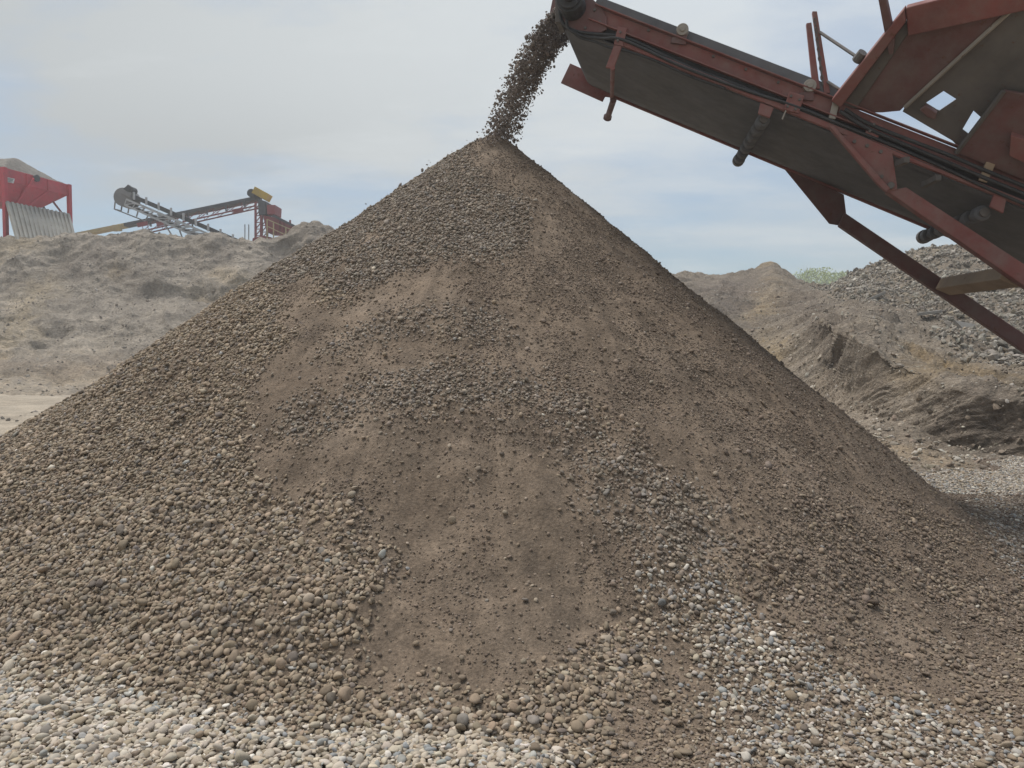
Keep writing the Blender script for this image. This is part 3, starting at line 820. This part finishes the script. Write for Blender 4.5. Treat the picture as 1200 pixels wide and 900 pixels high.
# ---- hopper with flared near wall
A_ = near.px(1003, 127); B_ = at(1066, 30, 6.25); C_ = near.px(1121, 172)
wall = Plane.through(A_, B_, C_); wn = wall.n if wall.n[1] < 0 else -wall.n
hp = plate(wall, [(1000, 126), (1066, 34), (1100, 29), (1187, 10), (1062, 122), (1055, 129), (1034, 131), (1016, 131)], .012, 'hopper_wall', M_dkred, wn, 0)
rod_pl = Plane(wall.p + wn * .03, wn)
MB().bar(rod_pl.px(1060, 126), rod_pl.px(1186, 11), .022, .03).build('edge_strip', M_steel, hp, .003)
inner = Plane(wall.p - wn * .02, wn)
m = MB()
m.prism([inner.px(x, y) for x, y in [(1062, 122), (1187, 10), (1320, -30), (1320, 60), (1215, 82), (1106, 106), (1085, 120), (1079, 127)]], wn * .01)
m.prism([inner.px(x, y) for x, y in [(1106, 106), (1215, 82), (1320, 60), (1320, 250), (1230, 210), (1136, 157), (1150, 137), (1141, 129), (1121, 115.5)]], wn * .01)
m.prism([inner.px(x, y) for x, y in [(1058, 130), (1062, 122), (1079, 127), (1085, 120), (1098, 128), (1101, 129), (1121, 115.5), (1141, 129), (1128, 151), (1136, 157), (1124, 172), (1116, 164)]], wn * .01)
m.build('hopper_wall', M_plate, mach, 0)
ip = Plane(inner.p + wn * .03, wn)
MB().prism([ip.px(x, y) for x, y in [(1079, 126), (1086, 121), (1099, 130), (1097, 137), (1088, 134)]], wn * .05).build('bearing_bracket', M_dkred, mach, .006)
# rim along the top, corner beam along the end
rim = Plane(wall.p + wn * .0, wn)
m = MB(); m.prism([rim.px(x, y) for x, y in [(1063, 5), (1090, -2), (1330, -60), (1330, -20), (1184, 12), (1066, 38)]], wn * .07)
m.build('rim_beam', M_red, mach, .01)
m = MB()
m.prism([rim.px(x, y) for x, y in [(977, 112), (1062, 5), (1064, 20), (988, 120)]], wn * .10)
m.build('corner_beam', M_red, mach, .01)
MB().prism([rim.px(x, y) for x, y in [(989, 120.5), (1064, 21), (1066, 36), (1004, 126)]], wn * .03).build('corner_flange', M_plate, mach, .008)
# red cover plate lower right
cov = Plane(wall.p + wn * .05, wn)
plate(cov, [(1121, 177), (1177, 104), (1330, 130), (1330, 262)], .03, 'cover_plate', M_dkred, wn, .008)
plate(cov, [(1186, 152), (1330, 200), (1330, 245), (1184, 176)], .09, 'cover_flange', M_red, wn)
MB().bar(cov.px(1177, 104) + wn * .035, cov.px(1121, 177) + wn * .035, .03, .03).build('cover_edge', M_plate, mach, .004)
# posts on the hopper corner and at the belt
pp = Plane(rim.p + wn * .02, wn)
MB().prism([pp.px(x, y) for x, y in [(1028, -20), (1037, -20), (1050, 42), (1048, 60), (1043, 60)]], wn * .06).build('corner_post', M_dkred, mach, .006)
p1 = Plane(L(0, .02, 0), T)
MB().prism([p1.px(x, y) for x, y in [(945, 27), (951, 26), (961, 104), (953, 104)]], T * .05).build('guard_upright', M_red, mach, .004)
MB().prism([p1.px(x, y) for x, y in [(952, 13), (957.5, 13), (973, 109), (966, 109)]], T * .05).build('guard_upright', M_red, mach, .004)
MB().tube([p1.px(961, 38), rim.px(1006, 68)], .014, 8).build('tie_rod', M_plate, mach)
MB().tube([p1.px(970, 96), rim.px(984, 105)], .014, 8).build('tie_rod', M_plate, mach)
MB().tube([rim.px(1004, 70) + wn * .02, rim.px(1012, 60) + wn * .02], .04, 10).build('hinge_barrel', M_plate, mach)
m = MB()
for i in range(14):
    c = p1.px(955 + i * .7, 24 + i * 5.6) + T * .0
    ax = np.array([math.cos(i * 1.57), 0, math.sin(i * 1.57) * .2]); up_ = np.array([.12, 0, -1])
    m.tube([c + ax * .012 * math.cos(a) + up_ * .024 * math.sin(a) for a in np.linspace(0, 2 * math.pi, 9)], .006, 5, False)
m.build('chain', M_plate, mach)
# far hopper wall behind, tail drum, skid under the tail: what carries the conveyor out of the frame
MB().tube([L(S1, .05, .15), L(S1, W - .05, .15)], .13, 20).build('tail_drum', M_plate, mach)
# ------------------------------------------------------------------ gravel in flight from the belt head to the pile
def stream(n, seed):
    rg = np.random.default_rng(seed)
    start = at(652, 36, L(S0, W / 2, .2)[1])
    tt = -.09 + .50 * rg.random(n) ** 1.25
    dh = -np.array([math.cos(YAW), -math.sin(YAW), 0])
    sp = 1.78 + rg.normal(size=n) * .05
    lat = rg.uniform(-.42, .42, n) * (.75 + .25 * rg.random(n))
    thick = rg.uniform(-.135, .135, n) + rg.normal(size=n) * .022
    P = start[None] + dh[None] * (sp * tt + .22 * np.maximum(tt, 0) ** 2)[:, None] + T[None] * lat[:, None]
    P[:, 2] += -1.6 * tt - 4.9 * tt ** 2
    P += np.array([.85, 0, .5])[None] * thick[:, None]
    P += rg.normal(size=(n, 3)) * .012
    return P
P = stream(12500, 3)
hp_ = sample(HP, P[:, 0], P[:, 1])
P = P[P[:, 2] > hp_ + .01]
rg = np.random.default_rng(9)
nb = 22                                                  # a few stones bouncing down the flanks
bx = AX - rg.gamma(1.6, .55, nb); by = AY - rg.uniform(-.4, .9, nb)
bz = sample(HP, bx, by) + rg.gamma(1.4, .05, nb) + .02
P = np.concatenate([P, np.stack([bx, by, bz], 1)])
N = rg.normal(size=(len(P), 3)); N /= np.linalg.norm(N, axis=1)[:, None]
s = np.clip(np.exp(rg.normal(math.log(.0102), .48, len(P))), .007, .042)
st = join_scatter('falling_gravel', [scatter_mesh('', P, N, s, palette(len(P), [(.24, .205, .18), (.29, .25, .225), (.18, .15, .135), (.35, .31, .28)], [4, 3, 3, 1]), SH_ang, M_stone, tilt=1)], M_stone)
tag(st, 'stream of stones falling off the conveyor head onto the pile top', 'falling gravel', kind='stuff')

# ------------------------------------------------------------------ machines on the bank, left
def fplane(Y): return Plane((0, Y, 0), (0, 1, 0))
# ---- feed hopper: its long side runs away from us
F0 = at(4, 196, 46.5); F1 = at(80, 214.5, 51.3)
e1 = F1 - F0; e1[2] = 0; e1 /= np.linalg.norm(e1); e2 = np.array([-e1[1], e1[0], 0]); e2 = e2 if e2[0] < 0 else -e2
side = Plane(F0, np.cross(e1, (0, 0, 1)))
fb = F0.copy(); fb[2] = 7.6
fh = empty('feed_hopper', tuple(fb))
tag(fh, 'bright red steel feed hopper on legs at the left edge, heaped with grey gravel', 'hopper')
zt = F0[2]
def H(u, v, z): return np.array([F0[0], F0[1], 0]) + e1 * u + e2 * v + np.array([0, 0, z])
LEN = np.linalg.norm((F1 - F0)[:2]); WID = 3.4
zb = side.px(50, 245)[2]
def uof(x, y): return (side.px(x, y) - F0) @ e1
ub = uof(50, 245); ux = uof(72, 226)
bot = [H(.3, .3, zb), H(ub, .3, zb), H(ub, WID - .9, zb), H(.3, WID - .9, zb)]
top = [H(-.05, .05, zt - .75), H(LEN - .1, .05, zt - .75), H(LEN - .1, WID - .05, zt - .75), H(-.05, WID - .05, zt - .75)]
m = MB(); m.add(bot + top, [(0, 1, 5, 4), (1, 2, 6, 5), (2, 3, 7, 6), (3, 0, 4, 7), (3, 2, 1, 0)])
body = m.build('hopper_body', M_hop, fh)
m = MB(); fr = [H(-.1, 0, zt - .75), H(LEN, 0, zt - .75), H(LEN, WID, zt - .75), H(-.1, WID, zt - .75)]
for i in range(4):
    a, b = fr[i], fr[(i + 1) % 4]; dd = np.cross((b - a) / np.linalg.norm(b - a), (0, 0, 1))
    m.prism([a, b, b + np.array([0, 0, .75]), a + np.array([0, 0, .75])], -dd * .06)
m.build('rim_panel', M_hop, fh, .01)
for uu in (LEN * .33, LEN * .66):
    MB().bar(H(uu, -.05, zt - .05), H(uu, -.02, zt - .72), .1, .08).build('rim_rib', M_hop, fh)
    MB().bar(H(uu, 0.0, zt - .78), H(.3 + (ub - .3) * (uu / LEN), .25, zb + .05), .09, .09).build('wall_rib', M_hop, fh)
for u, v in ((.0, -.05), (LEN, -.05), (0, WID), (LEN, WID)):
    MB().bar(H(u, v, zt), H(u, v, 7.2), .22, .24, up=e1).build('leg', M_hop, fh, .01)
MB().bar(side.px(39, 208) + e2 * -.1, side.px(15, 243) - e2 * .1, .1, .1).build('brace', M_hop, fh)
MB().bar(side.px(62, 236), side.px(82, 262), .09, .09).build('brace', M_mar, fh)
MB().bar(side.px(58, 239) + e2 * .6, side.px(65, 250) + e2 * .6, .1, .1).build('brace', M_navy, fh)
c = side.px(41, 209) - e2 * .06
MB().tube([c, c - e2 * .12], .22, 12).build('vibrator', M_black, fh)
sg = MB().prism([side.px(x, y) - e2 * .07 for x, y in [(3.4, 207), (16, 209.5), (14.5, 215), (3.2, 212.5)]], -e2 * .02).build('sign_plate', M_sign, fh)
m = MB()
for k, (xa, xb) in enumerate(((5, 14), (5, 13.2), (5, 12))):
    yy = 208.8 + 1.5 * k
    m.bar(side.px(xa, yy) - e2 * .095, side.px(xb, yy + 1.7) - e2 * .095, .02, .05)
m.build('lettering', M_grey, sg)
# heaped gravel load
n1 = 40; m = MB(); V = []; 
for i in range(n1):
    for j in range(n1):
        u = -.0 + (LEN - .1) * i / (n1 - 1); v = .02 + (WID - .06) * j / (n1 - 1)
        e = min(1, 2.2 * min(i, n1 - 1 - i) / n1) ; w = min(1, 2.6 * min(j, n1 - 1 - j) / n1)
        V.append(H(u, v, zt - .04 + 1.5 * min(w, e ** .8) * (1 - .45 * i / n1) + .05 * float(fbm(u * 1.7, v * 1.7, 4))))
m.add(V, [(i * n1 + j, i * n1 + j + 1, (i + 1) * n1 + j + 1, (i + 1) * n1 + j) for i in range(n1 - 1) for j in range(n1 - 1)])
ld = m.build('gravel_load', M_load, smooth=True); tag(ld, 'heap of grey gravel filling the top of the red feed hopper', 'gravel load')
# ribbed sheet leaning against the hopper
q0 = side.px(4, 236) - e2 * .15; q1 = side.px(80, 251) - e2 * .15
q3 = at(20, 286, 44.9); q2 = at(89, 278, 49.6)
nr = 15; m = MB()
off = np.cross(q1 - q0, q3 - q0); off /= np.linalg.norm(off); off = off if off[0] > 0 else -off
m.prism([q0, q1, q2, q3], -off * .04)
for k in range(nr):
    f0 = (k + .12) / nr; f1 = (k + .62) / nr
    m.prism([q0 + (q1 - q0) * f0 + off * .002, q0 + (q1 - q0) * f1 + off * .002, q3 + (q2 - q3) * f1 + off * .002, q3 + (q2 - q3) * f0 + off * .002], off * .07)
tag(m.build('ribbed_sheet', M_sheet, None, .008), 'grey ribbed metal sheet leaning against the legs of the red feed hopper', 'metal sheet')

# ---- grey lattice stacking conveyor
def truss(name, Ynear, Yfar, chordA, chordB, n, mat, parent, r=.09):
    """two lattice sides between an upper and a lower chord"""
    for Y in (Ynear, Yfar):
        pa, pb = chordA, chordB
        d = Y - Ynear
        a0 = at(*pa[0], Ynear) + (0, d, 0); a1 = at(*pa[1], Ynear) + (0, d, 0); b0 = at(*pb[0], Ynear) + (0, d, 0); b1 = at(*pb[1], Ynear) + (0, d, 0)
        m = MB().bar(a0, a1, r, r * 1.5).bar(b0, b1, r, r * 1.5)
        for k in range(n + 1):
            f = k / n
            m.bar(a0 + (a1 - a0) * f, b0 + (b1 - b0) * f, r * .6)
            if k < n: m.bar(b0 + (b1 - b0) * f, a0 + (a1 - a0) * (k + 1) / n, r * .6)
        m.build(name, mat, parent)
sb = at(250, 283, 53); sc_ = empty('stacking_conveyor', (sb[0], sb[1], 8.0))
tag(sc_, 'pale grey lattice stacking conveyor rising left from behind the bank', 'conveyor')
truss('truss_side', 52, 53.4, ((148, 233.5), (290, 294)), ((146, 240), (260, 291)), 13, M_white, sc_, .08)
def belt_run(px0, px1, Y, w, hgt, mat, parent, name='belt'):
    a = at(*px0, Y); b = at(*px1, Y); d = (b - a) / np.linalg.norm(b - a); u = np.cross((0, 1, 0), d); u = u if u[2] > 0 else -u
    return MB().prism([a - u * hgt / 2, b - u * hgt / 2, b + u * hgt / 2, a + u * hgt / 2], (0, w, 0)).build(name, mat, parent)
belt_run((147, 226.5), (296, 290), 52.15, 1.0, .28, M_black, sc_)
belt_run((147, 239), (262, 289), 52.15, 1.1, .16, M_black, sc_, 'return_belt')
for k in range(9):
    a = at(157 + k * 14.5, 230 + k * 6.2, 51.97); MB().bar(a + (0, 0, .28), a - (0, 0, .22), .10, .12).build('idler_bracket', M_white, sc_)
hd = MB().tube([at(143.5, 230.5, 52), at(143.5, 230.5, 52) + (0, 1.3, 0)], .62, 20)
hd.build('head_drum', M_grey, sc_, .03)
MB().bar(at(143, 224.5, 51.9), at(154, 229, 51.9), .2, .35).build('head_guard', M_grey, sc_, .03)
MB().tube([at(150.5, 221.5, 51.8), at(150.5, 221.5, 51.8) + (0, .8, 0)], .24, 14).bar(at(146, 225, 52), at(153, 218.5, 52), .3).build('drive_motor', M_black, sc_, .02)
m = MB()
for a, b in (((135, 236), (134, 245)), ((143, 240), (142, 247)), ((134, 245), (170, 259)), ((142, 247), (143, 240)), ((134, 245), (142, 247)), ((170, 259), (174, 252)), ((150, 250), (151, 243)), ((160, 254), (162, 247))):
    m.tube([at(*a, 52), at(*b, 52)], .045, 6)
m.build('catwalk_frame', M_grey, sc_)
m = MB()
for a, b in (((185, 250), (206, 283)), ((206, 258), (216, 285)), ((225, 262), (232, 288)), ((189, 242), (196, 246))):
    m.tube([at(*a, 52.6), at(*b, 52.6)], .05, 6)
m.build('support_strut', M_white, sc_)

# ---- dark feed conveyor crossing behind it, yellow at its foot and head
db = at(110, 283, 57); dc = empty('feed_conveyor', (db[0], db[1], 8.0))
tag(dc, 'dark long conveyor climbing right behind the pale lattice conveyor, yellow foot section', 'conveyor')
belt_run((145, 263.3), (303, 231), 57, .8, .24, M_navy, dc)
belt_run((84, 275.5), (145, 263.3), 57, .8, .24, M_buff, dc, 'foot_section')
truss('truss_side', 57.1, 58, ((166, 260.5), (300, 233)), ((168, 270.5), (300, 241)), 8, M_mar, dc, .06)
for k in range(6):
    x = 176 + k * 22; y = 257.5 - k * 4.6
    MB().bar(at(x, y, 56.9), at(x + 1, y + 8, 56.9), .09).build('idler_bracket', M_navy, dc)
MB().bar(at(133, 267.5, 56.8), at(142, 267, 56.8), .3, .45).build('foot_box', M_buff, dc, .02)
for x, y in ((161, 263), (184, 262), (273, 247)):
    MB().bar(at(x, y + 1, 56.8), at(x + 12, y - 1.5, 56.8), .1, .3).build('return_guard', M_mar, dc)
MB().tube([at(294, 226, 56.7), at(294, 226, 56.7) + (0, .9, 0)], .3, 14).build('drive_motor', M_black, dc, .02)
MB().bar(at(299, 223.5, 56.9), at(315.5, 232.5, 56.9), .9, .52).build('head_guard', M_yel, dc, .02)
for x in (287, 291.5):
    MB().tube([at(x, 263, 56), at(x, 292, 56)], .035, 6).build('marker_rod', M_grey, dc)

# ---- screening tower under the feed conveyor head
tb = at(310, 283, 57); tw = empty('screen_tower', (tb[0], tb[1], 8.0))
tag(tw, 'maroon screening tower with pale yellow railing under the dark conveyor head', 'screen tower')
truss('lattice_column', 56.6, 58, ((299.5, 237), (299.5, 292)), ((306, 237), (306, 292)), 7, M_mar, tw, .1)
MB().prism([at(x, y, 56.4) for x, y in [(302, 233), (312, 236), (311, 251), (303, 252)]], (0, 1.4, 0)).build('discharge_chute', M_navy, tw, .02)
MB().prism([at(x, y, 56.3) for x, y in [(312.5, 240), (322.5, 240), (322, 251), (313, 251)]], (0, 1.6, 0)).build('screen_box', M_mar, tw, .03)
MB().prism([at(x, y, 56.6) for x, y in [(308, 252), (328, 256), (347, 265), (346, 272), (330, 272), (312, 272)]], (0, 1.8, 0)).build('screen_deck', M_mar, tw, .03)
MB().bar(at(320, 252.5, 56.3), at(348, 266.5, 56.3), .12, .16).build('deck_rail', M_navy, tw)
MB().prism([at(x, y, 56.2) for x, y in [(296, 279), (308, 276), (318, 278), (319, 292), (294, 292)]], (0, 1.9, 0)).build('base_box', M_mar, tw, .03)
m = MB()
for x, y in ((313, 257), (320.5, 261), (335, 266), (344, 269)):
    m.bar(at(x, y, 56.1), at(x, 290, 56.1), .07)
for dy in (0, 8):
    m.bar(at(313, 257 + dy, 56.1), at(346, 271 + dy * 1.2, 56.1), .06)
m.build('railing', M_buff, tw)
m = MB()
for x in (326, 331, 340): m.bar(at(x, 258, 56.45), at(x, 276, 56.45), .12)
m.build('deck_stiffener', M_mar, tw)
# ------------------------------------------------------------------ young trees beyond the gap
def leaf_mat(name, cols):
    m, nt, b = new_mat(name); v = obj_vec(nt)
    c = ramp(nt, noise(nt, 1.3, 5, .7, v), [(.3, cols[0]), (.5, cols[1]), (.72, cols[2])])
    nt.links.new(c, b.inputs['Base Color']); b.inputs['Roughness'].default_value = .7
    b.inputs['Transmission Weight'].default_value = 0
    return m
M_leaf = leaf_mat('fresh_leaves', [(.24, .31, .08), (.36, .43, .13), (.46, .50, .22)])
M_bark = soil('bark', [(.10, .085, .065), (.14, .12, .095), (.18, .155, .13)], 1, 4, 20, bmp=(.5, .02))
def tree(cx_, topy, Dp, spread, lab, seed):
    rg = np.random.default_rng(seed); top_ = at(cx_, topy, Dp); z0 = 3.0; h = top_[2] - z0
    root = empty('tree', (top_[0], top_[1], z0)); tag(root, lab, 'tree', 'young trees beyond the gap')
    b0 = np.array([top_[0], top_[1], z0])
    tr = MB().tube([b0, b0 + (.1, 0, h * .35), b0 + (-.05, 0, h * .6), b0 + (0, 0, h * .95)], [.22, .16, .1, .03], 8)
    tips = []
    for k in range(16):
        f = rg.uniform(.25, .85); a = rg.uniform(0, 6.28); p = b0 + (0, 0, h * f); ln = spread * rg.uniform(.5, 1) * (1.15 - f * .6)
        e = p + np.array([math.cos(a) * ln, math.sin(a) * ln, h * rg.uniform(.12, .3)])
        mid = (p + e) / 2 + (0, 0, .15); tr.tube([p, mid, e], [.07, .05, .015], 6); tips += [mid, e, (mid + e) / 2]
        for j in range(3):
            e2_ = mid + (e - mid) * rg.uniform(.2, 1) + rg.normal(size=3) * (.5, .5, .2) + (0, 0, h * .12); tr.tube([mid, e2_], [.03, .01], 5); tips.append(e2_)
    tips.append(b0 + (0, 0, h * .93))
    tr.build('trunk', M_bark, root)
    tips = np.array(tips); n = 3600
    c = tips[rg.integers(0, len(tips), n)] + rg.normal(size=(n, 3)) * np.array([.5, .5, .42]) * spread / 3
    c = c[c[:, 2] < top_[2] + .25]; n = len(c)
    a = rg.normal(size=(n, 3)); a /= np.linalg.norm(a, axis=1)[:, None]; b = np.cross(a, rg.normal(size=(n, 3))); b /= np.linalg.norm(b, axis=1)[:, None]
    s_ = rg.uniform(.12, .28, (n, 1)); V = np.stack([c - a * s_, c + b * s_ * .6, c + a * s_, c - b * s_ * .6], 1).reshape(-1, 3)
    np_mesh('crown', V - b0.astype(np.float32), np.arange(n * 4).reshape(-1, 4), M_leaf, root, False)
for args in ((938, 319, 165, 3.6, 'small pale green tree beyond the bank gap, leftmost of the three', 31),
             (957, 315, 172, 4.3, 'pale green feathery tree in the middle of the bank gap', 32),
             (976, 320, 160, 3.8, 'pale green tree beyond the gap, beside the rubble heap', 33)):
    tree(*args)

# ------------------------------------------------------------------ dusty air
def haze_box(density):
    m = bpy.data.materials.new('hazy_air'); m.use_nodes = True; nt = m.node_tree
    nt.nodes.remove(nt.nodes['Principled BSDF'])
    v = node(nt, 'ShaderNodeVolumePrincipled'); v.inputs['Density'].default_value = density; v.inputs['Color'].default_value = (.94, .93, .91, 1)
    v.inputs['Anisotropy'].default_value = .2
    nt.links.new(v.outputs[0], nt.nodes['Material Output'].inputs['Volume'])
    x0, x1, y0, y1, z0, z1 = -3200, 3200, -3200, 3300, -12, 15
    o = MB().prism([(x0, y0, z0), (x1, y0, z0), (x1, y1, z0), (x0, y1, z0)], (0, 0, z1 - z0)).build('haze', m)
    tag(o, kind='stuff')
haze_box(.0027)

# ------------------------------------------------------------------ sky, sun, camera
SUN_EL, SUN_AZ = R(68), R(-55)            # azimuth from +Y towards +X: high, ahead of us and a little left
w = bpy.data.worlds.new('World'); scene.world = w; w.use_nodes = True
nt = w.node_tree; bg = nt.nodes['Background']
sky = node(nt, 'ShaderNodeTexSky', sky_type='NISHITA'); sky.sun_disc = False
sky.sun_elevation = SUN_EL; sky.sun_rotation = SUN_AZ; sky.air_density = 1.0; sky.dust_density = 1.5; sky.ozone_density = 1.2
tc = node(nt, 'ShaderNodeTexCoord'); sep = node(nt, 'ShaderNodeSeparateXYZ'); nt.links.new(tc.outputs['Generated'], sep.inputs[0])
def M(op, a, b=None, clamp=False):
    n = node(nt, 'ShaderNodeMath', operation=op); n.use_clamp = clamp
    for i, v in enumerate((a, b)):
        if v is None: continue
        if isinstance(v, (int, float)): n.inputs[i].default_value = v
        else: nt.links.new(v, n.inputs[i])
    return n.outputs[0]
zz = M('ADD', M('MAXIMUM', sep.outputs['Z'], 0.0), .12)
comb = node(nt, 'ShaderNodeCombineXYZ')                       # a flat cloud deck seen in perspective
nt.links.new(M('DIVIDE', sep.outputs['X'], zz), comb.inputs[0]); nt.links.new(M('DIVIDE', sep.outputs['Y'], zz), comb.inputs[1])
mp = node(nt, 'ShaderNodeMapping'); mp.inputs['Scale'].default_value = (.55, .8, 1); mp.inputs['Location'].default_value = (2.2, 1.3, .4); mp.inputs['Rotation'].default_value = (0, 0, .35)
nt.links.new(comb.outputs[0], mp.inputs[0])
n1 = noise(nt, 1.1, 7, .58, mp.outputs[0]); n2 = noise(nt, .45, 3, .5, mp.outputs[0])
cover = ramp(nt, n1, [(.38, (.42,) * 3), (.50, (.70,) * 3), (.60, (1, 1, 1))])
low = M('MULTIPLY', sep.outputs['Z'], 4.2, True)                 # thinner cloud towards the horizon
side = M('MULTIPLY', M('ADD', sep.outputs['X'], .35), .75, True)     # the veil thins low down to the right
fac = M('MULTIPLY', cover, M('ADD', M('MULTIPLY', low, .5), M('SUBTRACT', .56, M('MULTIPLY', side, .38))), True)
mp2 = node(nt, 'ShaderNodeMapping'); mp2.inputs['Scale'].default_value = (.6, 1.1, 1); mp2.inputs['Location'].default_value = (5.2, .7, 1.4); mp2.inputs['Rotation'].default_value = (0, 0, -.12)
nt.links.new(comb.outputs[0], mp2.inputs[0])
n3 = noise(nt, 1.7, 8, .62, mp2.outputs[0])
wisp = ramp(nt, n3, [(.50, (0, 0, 0)), (.64, (.38,) * 3), (.76, (.75,) * 3)])
# cloud brightness: grey deck, with a brighter patch set apart from the sun
sd = (math.sin(SUN_AZ) * math.cos(SUN_EL), math.cos(SUN_AZ) * math.cos(SUN_EL), math.sin(SUN_EL))
dot = node(nt, 'ShaderNodeVectorMath', operation='DOT_PRODUCT'); nt.links.new(tc.outputs['Generated'], dot.inputs[0]); dot.inputs[1].default_value = (.33, .72, .61)   # thinner, brighter cloud up to the right
glow = M('POWER', M('MAXIMUM', dot.outputs['Value'], 0.0), 4.0)
val = M('ADD', M('MULTIPLY', n2, 2.4), M('ADD', M('MULTIPLY', glow, 2.3), 1.9))
ccol = node(nt, 'ShaderNodeVectorMath', operation='SCALE'); ccol.inputs[0].default_value = (.945, 1.0, 1.025)
nt.links.new(val, ccol.inputs['Scale'])
blue = mix(nt, 1.0, sky.outputs[0], (.66, .77, .83), 'MULTIPLY')
c = mix(nt, fac, blue, ccol.outputs[0])
c = mix(nt, wisp, c, (4.6, 4.85, 4.95))
nt.links.new(c, bg.inputs['Color']); bg.inputs['Strength'].default_value = .1

sun = bpy.data.lights.new('sun', 'SUN'); sun.energy = 2.1; sun.angle = R(30); sun.color = (1, .965, .92)
so = bpy.data.objects.new('sun', sun); COL.objects.link(so)
so.rotation_euler = Vector((-sd[0], -sd[1], -sd[2])).to_track_quat('-Z', 'Y').to_euler(); so.location = (10, -5, 20)

cam = bpy.data.cameras.new('camera'); cam.sensor_fit = 'HORIZONTAL'; cam.sensor_width = 36; cam.lens = 36 * 900 / 1200
cam.clip_end = 6000; cam.clip_start = .05
co = bpy.data.objects.new('camera', cam); COL.objects.link(co)
co.location = (0, 0, EYE); co.rotation_euler = (math.pi / 2 - PITCH, 0, 0)
scene.camera = co
vs = scene.view_settings; vs.view_transform = 'Standard'; vs.look = 'None'; vs.exposure = .66; vs.gamma = 1
